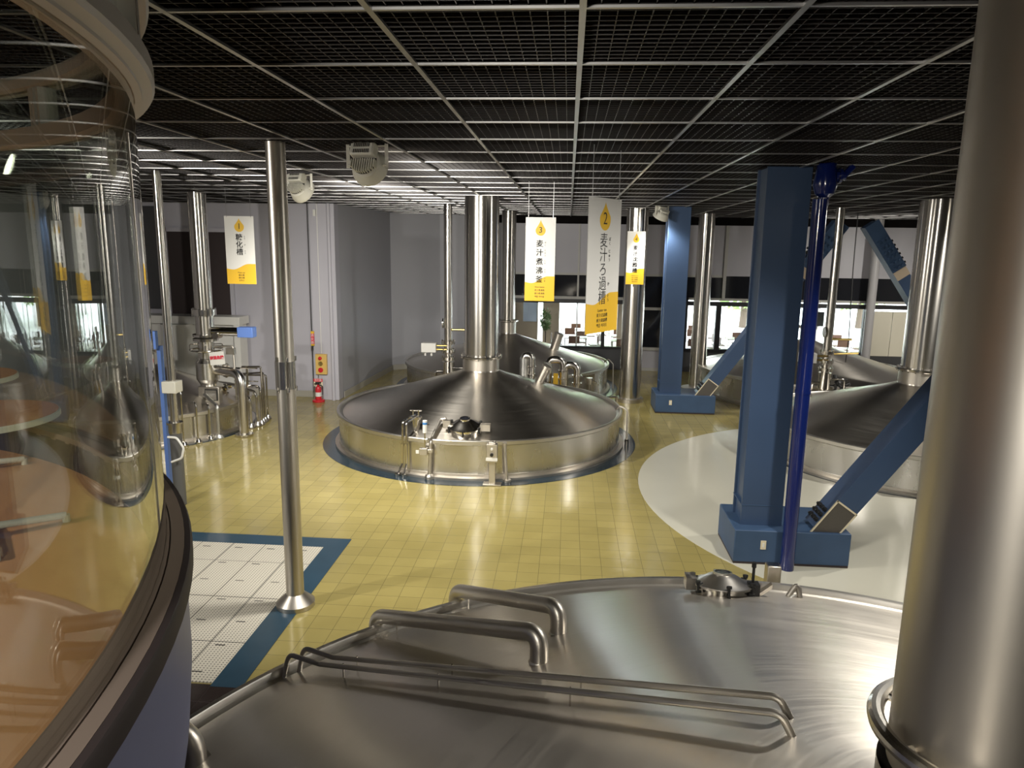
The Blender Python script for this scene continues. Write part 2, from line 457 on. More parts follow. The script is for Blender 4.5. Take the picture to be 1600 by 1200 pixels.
# ---- walls
def wall_seg(name, a, b, z0, z1, th, mat):
    a, b = Vector((*a, 0)), Vector((*b, 0)); d = (b - a).normalized(); n = Vector((-d.y, d.x, 0)) * th
    bm = BM(); obox(bm, a + Vector((0, 0, z0)), b - a, n, (0, 0, z1 - z0)); return struct(name, bm, mat, False)
wall_seg('wall_left', (XL, -4), (XL, 18.8), 0, 6.4, .2, M_WALL)
wall_seg('wall_left_back', (XL, 18.8), (-6.0, 18.8), 0, 6.4, .2, M_WALL)
wall_seg('wall_left_return', (-6.0, 18.75), (-5.75, 23.4), 0, 6.4, .2, M_WALL2)
wall_seg('wall_back_left', (-5.75, 23.4), (-4.3, 24.35), 0, 6.4, .2, M_WALL2)
wall_seg('wall_back_corner', (-4.3, 24.35), (-2.0, YB), 0, 6.4, .2, M_WALL2)
wall_seg('wall_right', (XR, YB), (XR, -4), 0, 6.4, .2, M_WALL2)
wall_seg('wall_front', (XR, -4), (XL, -4), 0, 6.4, .2, M_WALL2)
wall_seg('baseboard_left', (XL, 18.78), (-6.65, 18.78), 0, .17, -.02, M_BASE)
wall_seg('baseboard_return', (-5.96, 18.8), (-5.73, 23.3), 0, .17, -.02, M_BASE)
wall_seg('baseboard_back', (-5.72, 23.38), (-4.3, 24.3), 0, .17, -.02, M_BASE)
# pilaster with round corner pipe
bm = BM(); box(bm, (-6.64, 18.45, 0), (-5.98, 18.8, 5.1)); struct('wall_pilaster', bm, M_WALL, False, 0.01)
bm = BM(); cyl(bm, (-6.12, 18.42, 0), (-6.12, 18.42, 5.1), .045, 16); mesh_thing('wall_conduit', bm, M_WALL, 'grey painted vertical pipe on the pilaster right of the fire alarm box', 'pipe', (-6.12, 18.42, 0))
bm = BM(); cyl(bm, (-6.66, 18.42, .2), (-6.66, 18.42, 5.1), .014, 8); mesh_thing('wall_cable', bm, M_BLACK, 'thin dark cable running up the left edge of the pilaster', 'cable', (-6.66, 18.42, .2))
bm = BM(); cyl(bm, (-6.42, 18.43, 1.25), (-6.42, 18.43, 5.1), .009, 8)
box(bm, (-6.51, 18.40, 4.78), (-6.44, 18.45, 4.94)); mesh_thing('wall_conduit', bm, M_WHITE, 'thin pale conduit rising from the top of the fire alarm box', 'conduit', (-6.42, 18.43, 1.25))
# dark door in left wall
bm = BM(); box(bm, (-10.6, 18.74, 0), (-8.95, 18.83, 4.35)); d = struct('door_1', bm, M_BROWN, False)
bm = BM(); box(bm, (-10.7, 18.72, 0), (-10.6, 18.83, 4.45)); box(bm, (-8.95, 18.72, 0), (-8.85, 18.83, 4.45)); box(bm, (-10.7, 18.72, 4.35), (-8.85, 18.83, 4.45)); struct('trim_7', bm, M_WALL, False)
bm = BM(); box(bm, (-12.55, 18.76, 2.3), (-10.75, 18.82, 5.0)); struct('trim_8', bm, M_DPANEL, False)

# ---- back glazing, one plane at Y = 24.6
def bxs(name, lst, mat, smooth=False):
    bm = BM()
    for lo, hi in lst: box(bm, lo, hi)
    return struct(name, bm, mat, smooth)
XA = -2.0
bxs('wall_back', [((XA, YB, 0), (2.15, YB + .12, .77)), ((3.85, YB, 0), (9.85, YB + .12, .77)), ((9.85, YB, 0), (XR, YB + .12, .72)),
                  ], M_DPANEL)
bxs('wall_back_upper', [((XA, YB, 3.23), (2.3, YB + .12, 4.86)), ((2.3, YB, 3.23), (5.1, YB + .12, 4.86)), ((5.1, YB, 3.23), (XR, YB + .12, 4.9))], M_PANEL)
bxs('trim_9', [((XL, YB - .15, 4.86), (XR, YB + .2, 6.4))], M_DARK)
bxs('trim_10', [((XA, YB - .05, 2.24), (2.2, YB + .12, 2.38)), ((3.85, YB - .05, 2.24), (XR, YB + .12, 2.38)),
                ((1.17, YB - .03, .77), (1.29, YB + .1, 2.24)), ((3.85, YB - .04, .7), (4.02, YB + .1, 2.5)), ((4.95, YB - .04, .7), (5.12, YB + .1, 2.24)),
                ((6.9, YB - .04, .7), (7.05, YB + .1, 2.24)), ((9.72, YB - .04, .7), (9.86, YB + .1, 2.5)), ((3.85, YB - .06, .7), (9.86, YB + .1, .80)), ((XA, YB - .06, .72), (2.2, YB + .1, .79))], M_BFRAME)
bxs('trim_11', [((XA, YB - .04, 2.38), (2.2, YB + .1, 2.47)), ((3.85, YB - .04, 2.42), (XR, YB + .1, 2.50)), ((XA, YB - .02, 3.18), (5.1, YB + .1, 3.25)),
                ((.31, YB - .03, 2.4), (.37, YB + .1, 4.86)), ((.32, YB - .02, .77), (.36, YB + .1, 2.3)), ((2.3, YB - .04, 0), (2.42, YB + .1, 4.86)),
                ((3.28, YB - .03, 0), (3.42, YB + .1, 3.2)), ((2.42, YB - .03, 2.06), (3.3, YB + .1, 2.15)), ((2.42, YB - .03, .70), (3.3, YB + .1, .80)), ((2.42, YB - .03, 0), (3.3, YB + .1, .10)),
                ((5.10, YB - .05, 2.45), (5.2, YB + .1, 4.87)), ((6.0, YB - .02, 2.5), (6.06, YB + .1, 3.2)), ((2.0, YB - .03, 2.4), (2.05, YB + .1, 4.86))], M_LFRAME)
bxs('window_1', [((XA, YB + .02, 2.47), (2.3, YB + .06, 3.18))], M_DGLASS)
bxs('window_2', [((2.42, YB + .02, .8), (3.28, YB + .06, 2.06)), ((2.42, YB + .02, 2.15), (3.28, YB + .06, 3.2))], M_DGLASS)
bxs('window_3', [((3.42, YB + .02, 2.5), (XR, YB + .06, 3.23))], M_DGLASS)
bxs('trim_12', [((2.42, YB + .02, .1), (3.28, YB + .06, .7)), ((3.42, YB + .02, 0), (3.86, YB + .08, 3.2))], M_PANEL)
bxs('window_4', [((XA, YB + .04, .79), (2.2, YB + .05, 2.24))], M_PANE)
bxs('window_5', [((4.0, YB + .04, .8), (9.74, YB + .05, 2.24))], M_PANE)
bxs('door_2', [((9.90, YB - .03, .70), (10.62, YB + .08, 2.17)), ((10.64, YB - .03, .70), (11.5, YB + .08, 2.17))], M_WPANEL)
bxs('wall_back_right', [((11.5, YB - .02, .7), (XR, YB + .1, 2.3))], M_DPANEL)
bm = BM(); cyl(bm, (9.75, 24.2, 0), (9.75, 24.2, 5.1), .14, 24); mesh_thing('white_column', bm, simple('grey_white_paint', (0.42, 0.41, 0.42), 0.4), 'slim grey-white painted column beside the cream door panels', 'column', (9.75, 24.2, 0))

# ---- cafe behind the glazing
bm = BM(); box(bm, (-6, YB + .1, -.2), (15, 33, 0)); struct('floor_cafe', bm, M_CFLOOR, False)
bm = BM(); box(bm, (-6, YB + .12, 3.0), (15, 33, 3.2)); struct('ceiling_cafe', bm, M_WHITE, False)
bm = BM(); box(bm, (-6.2, YB + .1, 0), (-6, 33, 3.2)); struct('wall_cafe_left', bm, M_CWALL, False)
bm = BM(); box(bm, (-.95, 28.6, 0), (-.30, 28.9, 3.0)); box(bm, (-4.2, 28.6, 0), (-1.15, 28.9, 3.0)); box(bm, (1.95, 28.2, 0), (3.6, 28.5, 3.0)); struct('wall_cafe_inner', bm, M_CWALL, False)
bm = BM()
for x in (-4, .8, 3.9, 6.2, 8.6, 11): box(bm, (x, 32.8, 0), (x + .1, 32.95, 3.0))
box(bm, (-6, 32.8, 2.75), (15, 32.95, 3.0)); struct('trim_13', bm, M_LFRAME, False)
bm = BM(); box(bm, (-40, 33, -.25), (50, 75, -.05)); struct('floor_outside', bm, M_GROUND, False)

# ================================================================== VESSELS
def cone_z(V, r): return V['zr'] - .05 + (V['R'] - .1 - r) * V['s']
def on_cone(u, v, V):
    d = (RW @ _ray(u, v)).normalized(); best = None
    t = .5
    while t < 40:
        p = EYE + d * t; r = math.hypot(p.x - V['x'], p.y - V['y'])
        if r < V['R'] - .05 and p.z <= cone_z(V, r): return p
        t += .005
    return p
def vessel(V, name, label, group=None):
    T = Thing(name, label, 'brewing vessel', (V['x'], V['y'], 0), group)
    c = (V['x'], V['y'], 0); R, zr = V['R'], V['zr']; pr = V['pr']
    n = V.get('n', 96)
    bm = BM(); lathe(bm, [(R - .02, .10), (R - .02, zr - .07)], c, n); sh = T.part('shell', bm, M_SHELL)
    bm = BM(); lathe(bm, [(R - .3, .002), (R + .07, .002), (R + .075, .05), (R + .03, .055), (R - .005, .06), (R - .005, .105), (R - .03, .105)], c, n); T.part('base_flange', bm, M_DULL)
    bm = BM()
    lip = V.get('lip', .05)
    lathe(bm, [(R - .03, zr - .085), (R + .015, zr - .085), (R + .03, zr - .07), (R + .03, zr - .012), (R + .018, zr), (R - .022, zr), (R - .03, zr - .01), (R - .04, zr - lip), (R - .095, zr - lip - .012), (R - .12, zr - .045)], c, n)
    T.part('rim', bm, M_LIP)
    r1 = pr + .03
    bm = BM()
    rr = [R - .1 - (R - .1 - r1) * k / 14 for k in range(15)]
    prof = [(r, cone_z(V, r)) for r in rr]
    zt = prof[-1][1]
    prof[-1] = (r1 + .005, zt + .01); prof += [(r1, zt + .035)]
    lathe(bm, prof, c, n); T.part('roof_cone', bm, M_CONE)
    zf = V['zf']
    bm = BM(); lathe(bm, [(r1, zt + .02), (r1, zf), ], c, 48); T.part('collar', bm, M_DULL)
    bm = BM(); lathe(bm, [(pr, zf - .03), (pr + .085, zf - .03), (pr + .095, zf - .02), (pr + .095, zf + .015), (pr + .085, zf + .025), (pr, zf + .025)], c, 48)
    for k in range(20):
        a = 2 * PI * k / 20; x, y = c[0] + (pr + .065) * math.cos(a), c[1] + (pr + .065) * math.sin(a); cyl(bm, (x, y, zf - .05), (x, y, zf + .045), .012, 6)
    if V.get('flange', True): T.part('pipe_flange', bm, M_FIT)
    else: bm.free()
    bm = BM(); lathe(bm, [(pr, zf + .02), (pr, CEIL + .05)], c, 64); T.part('vapor_pipe', bm, V.get('pm', M_PIPE))
    V['T'] = T
    return T
V3 = dict(x=-1.81, y=15.23, R=3.01, zr=.727, s=.3155, pr=.358, zf=1.784)
V5 = dict(x=7.16, y=15.03, R=3.01, zr=.727, s=.3155, pr=.358, zf=1.784)
V4 = dict(x=-1.75, y=21.42, R=3.01, zr=.75, s=.3155, pr=.21, zf=1.93)
VE = dict(x=6.95, y=21.45, R=3.01, zr=.75, s=.3155, pr=.17, zf=1.93)
V2 = dict(x=1.55, y=2.47, R=4.55, zr=.80, s=.300, pr=.30, zf=2.20, flange=False, n=160, lip=.055, pm=M_DULL)
V1 = dict(x=-9.38, y=15.28, R=2.2, zr=.64, s=.42, pr=.2, zf=1.7)

# ---- V3, the kettle in the middle
T = vessel(V3, 'wort_kettle', 'broad conical stainless kettle standing in the middle of the yellow floor')
def manhole(T, V, u, v, r, lidmat=M_FIT, hole=True, tall=.14):
    p = on_cone(u, v, V)
    rad = Vector((p.x - V['x'], p.y - V['y'], 0)).normalized()
    nz = Vector((rad.x * V['s'], rad.y * V['s'], 1)).normalized()
    q = Vector((0, 0, 1)).rotation_difference(nz * .6 + Vector((0, 0, .4))).to_matrix()
    bm = BM(); lathe(bm, [(r, -.08), (r, tall * .75), (r + .04, tall * .75), (r + .04, tall * .9), (r, tall * .9)], p, 40, q)
    mh = T.part('manhole', bm, M_FIT)
    bm = BM(); lathe(bm, [(r + .045, tall * .9), (r + .045, tall * 1.02), (r * .92, tall * 1.2), (r * .6, tall * 1.65), (r * .36, tall * 1.85), (r * .36, tall * 2.05), (r * .30, tall * 2.05)], p, 40, q)
    lid = T.part('manhole_lid', bm, lidmat, mh)
    bm = BM(); lathe(bm, [(r * .31, tall * 2.0), (0, tall * 2.0)], p, 32, q); T.part('sight_glass', bm, M_DGLASS, mh)
    for k in range(6):
        a = 2 * PI * (k + .5) / 6
        o = p + q @ Vector(((r + .05) * math.cos(a), (r + .05) * math.sin(a), tall * .7))
        up = q @ Vector((0, 0, 1)); out = q @ Vector((math.cos(a), math.sin(a), 0))
        bm = BM(); cyl(bm, o - up * .04, o + up * .06, .013, 8); cyl(bm, o + up * .045 - out * .05, o + up * .045 + out * .02, .011, 8)
        cyl(bm, o + up * .055, o + up * .075, .026, 10); cyl(bm, o - up * .03 - out * .03, o - up * .03 + out * .02, .014, 8)
        T.part('clamp', bm, M_BLACK, mh)
    return p, q
p3, q3 = manhole(T, V3, 727, 676, .26)
bm = BM(); box(bm, p3 + Vector((.28, -.1, .06)), p3 + Vector((.46, .05, .18))); T.part('hinge', bm, M_DULL)
bm = BM(); box(bm, p3 + Vector((-.4, -.05, .08)), p3 + Vector((-.27, .06, .22))); T.part('latch', bm, M_DULL)
# sight tubes on the cone
def stub(T, V, u, v, du, dv, r, name='sight_tube'):
    p = on_cone(u, v, V); e = PY(u + du, v + dv, p.y - .05)
    bm = BM(); cyl(bm, p - (e - p) * .3, e, r, 24); lathe(bm, [(r, 0), (r + .012, 0), (r + .012, .03), (r, .03)], e - (e - p).normalized() * .03, 24, Vector((0, 0, 1)).rotation_difference((e - p).normalized()).to_matrix()); T.part(name, bm, M_DULL)
stub(T, V3, 843, 596, 12, -24, .10)
# twin sampling pipes
for a, b, c, d in (((620.6, 743.7), (628.9, 724), (628.9, 659), (648, 648)), ((630.9, 745), (635.6, 724.5), (634.6, 661), (653, 649))):
    f = PZ(*a); y = f.y
    m1 = PY(*b, y + .06); top = PY(*c, y + .06); nz = on_cone(648, 668, V3) + Vector((0, .0, .30))
    bm = BM(); tube(bm, [f, m1, top, PY(*d, nz.y)], .02, 10, .05)
    lathe(bm, [(.02, .05), (.055, .045), (.055, .0), (.0, 0)], (f.x, f.y, 0.008), 16); cyl(bm, PY(628.9 if a[0] < 625 else 634.8, 695, y + .06) - Vector((0, 0, .02)), PY(628.9 if a[0] < 625 else 634.8, 695, y + .06) + Vector((0, 0, .02)), .03, 10)
    T.part('sampling_pipe', bm, M_FIT)
p = on_cone(650, 671, V3)
bm = BM(); cyl(bm, p - Vector((0, 0, .1)), p + Vector((0, 0, .22)), .075, 20); cyl(bm, p + Vector((0, 0, .20)), p + Vector((0, 0, .25)), .11, 20)
for dx in (-.05, .05): cyl(bm, p + Vector((dx, 0, .25)), p + Vector((dx, 0, .36)), .018, 8); cyl(bm, p + Vector((dx - .06, 0, .36)), p + Vector((dx + .06, 0, .36)), .015, 8)
T.part('nozzle', bm, M_FIT)
# manhole drain pipe
f = PZ(671, 748.5); y = f.y
bm = BM(); tube(bm, [f, PY(673, 690, y + .02), on_cone(688, 664, V3) + Vector((0, 0, .1)), on_cone(697, 664, V3) + Vector((0, 0, .12))], .032, 12, .06)
lathe(bm, [(.03, .09), (.06, .08), (.085, .05), (.085, 0), (0, 0)], (f.x, f.y, .008), 16); T.part('drain_pipe', bm, M_DULL)
b = PY(662, 705, y - .02)
bm = BM(); box(bm, b + Vector((-.07, -.05, -.06)), b + Vector((.07, .05, .06))); box(bm, b + Vector((.07, -.03, -.02)), b + Vector((.16, .03, .04))); bx_ = T.part('switch_box', bm, M_DULL, bevel=.005)
bm = BM(); box(bm, b + Vector((-.13, -.06, -.03)), b + Vector((-.075, -.05, .03))); T.part('tag', bm, M_WHITE, bx_)
bm = BM(); s0 = PY(663.9, 697, y - .02); s1 = PY(663.9, 676, y - .02); cyl(bm, s0 - Vector((0, 0, .05)), s1, .012, 8); T.part('stem', bm, M_FIT, bx_)
bm = BM(); s2 = PY(663.9, 657, y - .02); cyl(bm, s1, s2, .04, 20); hd = T.part('sensor_head', bm, M_WHITE, bx_)
bm = BM(); cyl(bm, s1.lerp(s2, .68), s1.lerp(s2, .86), .0415, 20); T.part('blue_band', bm, M_LIGHTBLUE, bx_)
# overflow strut pipe right
f = PZ(792, 753); y = f.y
bm = BM(); tube(bm, [f, PY(791, 738, y), PY(789.5, 716, y + .03), PY(789, 694, y + .06)], .028, 12, .02); lathe(bm, [(.03, .05), (.075, .04), (.075, 0), (0, 0)], (f.x, f.y, .008), 16)
q = PY(789, 694, y + .06); cyl(bm, q - Vector((0, 0, .03)), q + Vector((0, 0, .02)), .04, 12); T.part('overflow_pipe', bm, M_DULL)
# vent hose hook at right rim
def hook(T, V, pts, zs=None, r=.018, mat=M_DULL, Yd=None):
    bm = BM(); tube(bm, pts, r, 10, .1); T.part('vent_pipe', bm, mat)
yv = 15.1
hook(T, V3, [PY(962, 640, yv), PY(968, 634, yv - .1), PY(980, 640, yv - .15), PY(979, 690, yv - .15), PZ(978, 719)])
bm = BM(); k_ = PY(979, 691, yv - .15); cyl(bm, k_ - Vector((0, 0, .06)), k_ + Vector((0, 0, .06)), .045, 12); T.part('valve', bm, M_BLACK)

# control post in front of V3
f = PZ(769, 757.5)
C1 = Thing('control_post', 'square steel control post standing in front of the middle kettle', 'post', f)
bm = BM(); box(bm, (f.x - .16, f.y - .09, 0.006), (f.x + .16, f.y + .09, .03)); C1.part('foot_plate', bm, M_DULL, bevel=.004)
bm = BM(); box(bm, (f.x - .055, f.y - .055, .03), (f.x + .055, f.y + .055, .78)); C1.part('post', bm, M_DULL, bevel=.006)
bm = BM(); box(bm, (f.x - .09, f.y - .12, .44), (f.x + .09, f.y + .03, .76)); hb = C1.part('switch_box', bm, M_DULL, bevel=.006)
bm = BM(); box(bm, (f.x - .10, f.y - .135, .47), (f.x + .10, f.y - .121, .52)); C1.part('name_plate', bm, M_WHITE, hb)
bm = BM(); cyl(bm, (f.x, f.y - .12, .58), (f.x, f.y - .15, .58), .03, 12); C1.part('button', bm, M_BLACK, hb)
bm = BM(); cyl(bm, (f.x, f.y - .12, .68), (f.x, f.y - .14, .68), .02, 12); C1.part('pilot_lamp', bm, M_WHITE, hb)

# ---- V4 behind
T = vessel(V4, 'settling_tank', 'conical stainless tank standing directly behind the middle kettle')
stub(T, V4, 866, 545, 8, -24, .13)
hook(T, V4, [PY(944, 566, 21.3), PY(950, 560, 21.2), PY(958, 569, 21.2), PY(957.6, 625, 21.2)])
# ---- V5 and VE
T = vessel(V5, 'wort_kettle', 'conical stainless kettle at right on the white floor behind the blue brace')
for u0, u1 in ((1438.5, 1446), (1447, 1453)):
    f = PZ(u0, 781); y = f.y
    bm = BM(); tube(bm, [f, PY(u1, 764, y + .05), PY(u1 + 2, 731, y + .05), PY(u1 + 6, 690, y + .08), PY(u1 + 6, 684, y + .2)], .02, 10, .05); lathe(bm, [(.02, .05), (.06, .045), (.06, 0), (0, 0)], (f.x, f.y, 0), 16); T.part('sampling_pipe', bm, M_FIT)
p = on_cone(1452, 690, V5)
bm = BM(); cyl(bm, p - Vector((0, 0, .1)), p + Vector((0, 0, .2)), .08, 16); cyl(bm, p + Vector((0, 0, .2)), p + Vector((0, 0, .24)), .11, 16); T.part('nozzle', bm, M_FIT)
T = vessel(VE, 'settling_tank', 'conical stainless tank at far right, half hidden behind the big blue column')
stub(T, VE, 1338, 545, 7, -18, .12)

# ---- V2, the near vessel
T = vessel(V2, 'lauter_tun', 'huge stainless vessel filling the foreground, with handrails on its cone')
bm = BM()
def ring_tube(bm, c, R, r, n=64, m=12):
    c = Vector(c); rings = []
    for k in range(n):
        a = 2 * PI * k / n
        rings.append([bm.verts.new(c + Vector(((R + r * math.cos(b)) * math.cos(a), (R + r * math.cos(b)) * math.sin(a), r * math.sin(b)))) for b in [2 * PI * j / m for j in range(m)]])
    for k in range(n):
        A, B = rings[k], rings[(k + 1) % n]
        for j in range(m): bm.faces.new((A[j], B[j], B[(j + 1) % m], A[(j + 1) % m]))
ring_tube(bm, (V2['x'], V2['y'], 2.37), .35, .031)
for k in range(6):
    a = 2 * PI * k / 6 + .3; cyl(bm, (V2['x'] + .29 * math.cos(a), V2['y'] + .29 * math.sin(a), 2.37), (V2['x'] + .35 * math.cos(a), V2['y'] + .35 * math.sin(a), 2.37), .015, 8)
T.part('spray_ring', bm, M_PIPE)
p2, q2 = manhole(T, V2, 1128, 926, .245, M_LIP, tall=.10)
bm = BM(); box(bm, p2 + Vector((-.36, -.08, .05)), p2 + Vector((-.26, .06, .17)))
T.part('hinge', bm, M_DULL)
bm = BM(); b0 = p2 + Vector((.27, -.05, .0)); cyl(bm, b0, b0 + Vector((0, 0, .30)), .014, 8); cyl(bm, b0 + Vector((0, 0, .30)), b0 + Vector((0, 0, .35)), .022, 10)
box(bm, b0 + Vector((-.04, -.05, .02)), b0 + Vector((.06, .05, .14))); T.part('latch', bm, M_BLACK)
bm = BM(); obox(bm, b0 + Vector((.06, -.02, .0)), (.12, 0, .10), (0, .06, 0), (0, 0, .04)); T.part('latch_plate', bm, M_DULL)
bm = BM(); b1 = on_cone(1250, 934, V2); tube(bm, [b0 + Vector((.05, -.1, .02)), b0 + Vector((.25, -.22, .03)), b1 + Vector((-.08, 0, .01)), b1 + Vector((0, .03, .02))], .007, 8, .08); T.part('cable', bm, M_WHITE)
bm = BM(); e0 = on_cone(1231, 932, V2); ap = PY(1246, 911, b1.y + .05); tube(bm, [e0, ap, b1], .026, 10, .03); T.part('handle', bm, M_DULL)
# crossover pipes
for (u0, v0), (u1, v1) in (((587, 962), (842, 1034)), ((711, 922), (872, 989))):
    e = on_cone(u1, v1, V2)
    d0 = PZ(u0, v0, .84)
    s_ = PZ(u0, v0 + 22, .80)
    top = e + Vector((0, 0, .20))
    far = Vector((d0.x, d0.y, .84))
    bm = BM(); tube(bm, [e - Vector((0, 0, .05)), top + Vector((0, 0, .02)), far, Vector((far.x, far.y, .01))], .064, 20, .17, seg=8)
    lathe(bm, [(.062, .02), (.075, .0)], e - Vector((0, 0, .0)), 20)
    cp_ = T.part('crossover_pipe', bm, M_DULL)
    g = far.lerp(top, .16); zc = cone_z(V2, math.hypot(g.x - V2['x'], g.y - V2['y']))
    bm = BM(); cyl(bm, (g.x, g.y, zc - .05), g, .006, 8); T.part('support_pin', bm, M_FIT, cp_)
# handrails
for (ua, va), (ub, vb), (uc, vc), (ud, vd) in (((443, 1058), (451, 1022), (500, 1040), (1243, 1150)), ((467, 1050), (474, 1012), (521, 1027), (1239, 1122))):
    a = on_cone(ua, va, V2); d = on_cone(ud, vd, V2)
    top = PY(ub, vb, a.y + .06)
    k1 = PY(uc, vc, a.y - .06); k1.z = max(k1.z, cone_z(V2, math.hypot(k1.x - V2['x'], k1.y - V2['y'])) + .08)
    e = d + Vector((-.07, .02, .10)); 
    bm = BM(); tube(bm, [a - Vector((0, 0, .02)), top, k1, e, d - Vector((0, 0, .03))], .0195, 12, .06)
    rl = T.part('handrail', bm, M_DULL)
    for s_ in (.08, .36, .66):
        g = k1.lerp(e, s_); zc = cone_z(V2, math.hypot(g.x - V2['x'], g.y - V2['y']))
        bm = BM(); cyl(bm, (g.x, g.y, zc - .02), g + Vector((0, 0, .025)), .006, 8); T.part('support_pin', bm, M_FIT, rl)
# elbow at lower left
p = on_cone(301, 1192, V2)
bm = BM(); tube(bm, [p - Vector((0, 0, .1)), p + Vector((0, 0, .2)), p + Vector((-.42, .05, .2))], .085, 20, .16, seg=8); lathe(bm, [(.085, .0), (.11, 0), (.11, .02), (.085, .02)], p, 20); T.part('inlet_elbow', bm, M_DULL)
# post behind the near rim
f = Vector((2.205, 7.20, 0))
C2 = Thing('control_post', 'square steel post rising behind the far rim of the foreground vessel', 'post', f)
bm = BM(); box(bm, (f.x - .16, f.y - .1, 0.006), (f.x + .16, f.y + .1, .03)); C2.part('foot_plate', bm, M_DULL)
bm = BM(); box(bm, (f.x - .07, f.y - .06, .03), (f.x + .07, f.y + .06, .90)); C2.part('post', bm, M_DULL, bevel=.008)
bm = BM(); box(bm, (f.x - .06, f.y - .05, .90), (f.x + .06, f.y + .05, .905)); C2.part('cap', bm, M_FIT)

# ---- V1 mash tun at left
T = vessel(V1, 'mash_tun', 'stainless mash tun at left by the lavender wall, crowded with thin pipes')
SX, SY = -7.78, 15.0
S = Thing('agitator_stack', 'tall flanged steel stack on the left vessel reaching the ceiling', 'pipe', (SX, SY, .7))
c = (SX, SY, 0)
bm = BM(); lathe(bm, [(.185, 2.62), (.185, CEIL + .05)], c, 40); S.part('vapor_pipe', bm, M_PIPE)
bm = BM(); lathe(bm, [(.2, 2.55), (.25, 2.55), (.25, 2.68), (.2, 2.68)], c, 32)
for k in range(8):
    a = 2 * PI * k / 8; cyl(bm, (SX + .24 * math.cos(a), SY + .24 * math.sin(a), 2.53), (SX + .24 * math.cos(a), SY + .24 * math.sin(a), 2.70), .018, 6)
S.part('upper_flange', bm, M_FIT)
bm = BM(); lathe(bm, [(.19, 2.12), (.19, 2.6)], c, 40); S.part('spool', bm, M_PIPE)
bm = BM()
for z in (2.00, 2.09): lathe(bm, [(.18, z), (.26, z), (.26, z + .05), (.18, z + .05)], c, 40)
S.part('damper_flange', bm, M_FIT)
bm = BM(); lathe(bm, [(.17, 1.66), (.17, 2.0)], c, 40); S.part('neck', bm, M_PIPE)
bm = BM(); ring_tube(bm, (SX, SY, 1.80), .33, .018, 40, 8)
for k in range(4):
    a = 2 * PI * k / 4 + .4; tube(bm, [(SX + .33 * math.cos(a), SY + .33 * math.sin(a), 1.80), (SX + .33 * math.cos(a), SY + .33 * math.sin(a), 1.92), (SX + .17 * math.cos(a), SY + .17 * math.sin(a), 1.92)], .012, 8, .03)
S.part('spray_ring', bm, M_FIT)
bm = BM(); lathe(bm, [(.17, 1.66), (.17, 1.62), (.235, 1.52), (.235, 1.16), (.175, 1.06), (.165, 1.06), (.165, .70)], c, 40); S.part('hopper', bm, M_SHELL, ang=14)
bm = BM(); box(bm, (SX - .13, SY - .22, .62), (SX + .33, SY - .05, 1.02)); gb = S.part('inspection_box', bm, M_DULL, bevel=.01)
bm = BM(); box(bm, (SX + .02, SY - .235, .72), (SX + .30, SY - .221, .97)); S.part('hatch', bm, M_BLACK, gb)
bm = BM(); box(bm, (SX + .04, SY - .245, .74), (SX + .28, SY - .233, .95)); S.part('hatch_cover', bm, M_LIP, gb)
bm = BM(); cyl(bm, (SX + .2, SY - .05, 2.21), (SX + .78, SY - .05, 2.21), .095, 24); ac = S.part('actuator_cylinder', bm, M_CHROME)
cyl_b = BM(); cyl(cyl_b, (SX + .3, SY - .17, 2.12), (SX + .3, SY + .05, 2.12), .07, 16); S.part('linkage', cyl_b, M_FIT, ac)
bm = BM(); box(bm, (SX + .78, SY - .16, 2.10), (SX + 1.12, SY + .06, 2.32)); S.part('actuator_box', bm, M_ACT, ac, 'blue actuator box', bevel=.012)
bm = BM(); tube(bm, [(SX + .2, SY - .05, 1.88), (SX + .62, SY - .05, 1.90), (SX + .64, SY - .05, 1.2), (SX + .64, SY - .05, .7)], .022, 8, .03); box(bm, (SX + .48, SY - .1, 1.72), (SX + .66, SY, 1.86)); S.part('cable_bracket', bm, M_DULL)
# warning sign
SG = Thing('warning_sign', 'white sign with red characters tied to the left steel stack', 'sign', (SX + .12, SY - .27, 1.38))
pa, pb_, pc, pd = PY(326, 551, 14.7), PY(349, 549, 14.7), PY(352, 565, 14.7), PY(329, 571, 14.7)
ax = (pb_ - pa); ay = (pa - pd)
bm = BM(); obox(bm, pd, ax, ay, (0, .01, 0)); SG.part('board', bm, M_WHITE, smooth=False)
bm = BM(); w_ = ax.length; axn = ax.normalized(); ayn = (ay - axn * ay.dot(axn)).normalized(); azn = axn.cross(ayn)
ctr = (pa + pb_ + pc + pd) / 4
text_into(bm, '高温危険', Matrix.Translation(ctr + azn * .008) @ Matrix((axn, ayn, azn)).transposed().to_4x4(), w_ * .235, .003, .004)
SG.part('lettering', bm, M_REDINK, smooth=False)
# elbow down pipe at right of the tun
f = PZ(382, 681)
bm = BM(); tube(bm, [(SX + .2, SY - .02, 1.36), (f.x, f.y - .0, 1.36), (f.x, f.y, .02)], .10, 20, .28, seg=8); lathe(bm, [(.10, .05), (.19, .05), (.19, 0.008), (0, 0.008)], (f.x, f.y, 0), 24)
lathe(bm, [(.1, 0), (.15, 0), (.15, .05), (.1, .05)], (SX + .38, SY - .0, 1.36), 24, Matrix.Rotation(PI / 2, 3, 'Y'))
mesh_thing('down_pipe', bm, M_PIPE, 'thick bent steel pipe coming down to the floor right of the left stack', 'pipe', (f.x, f.y, 0))
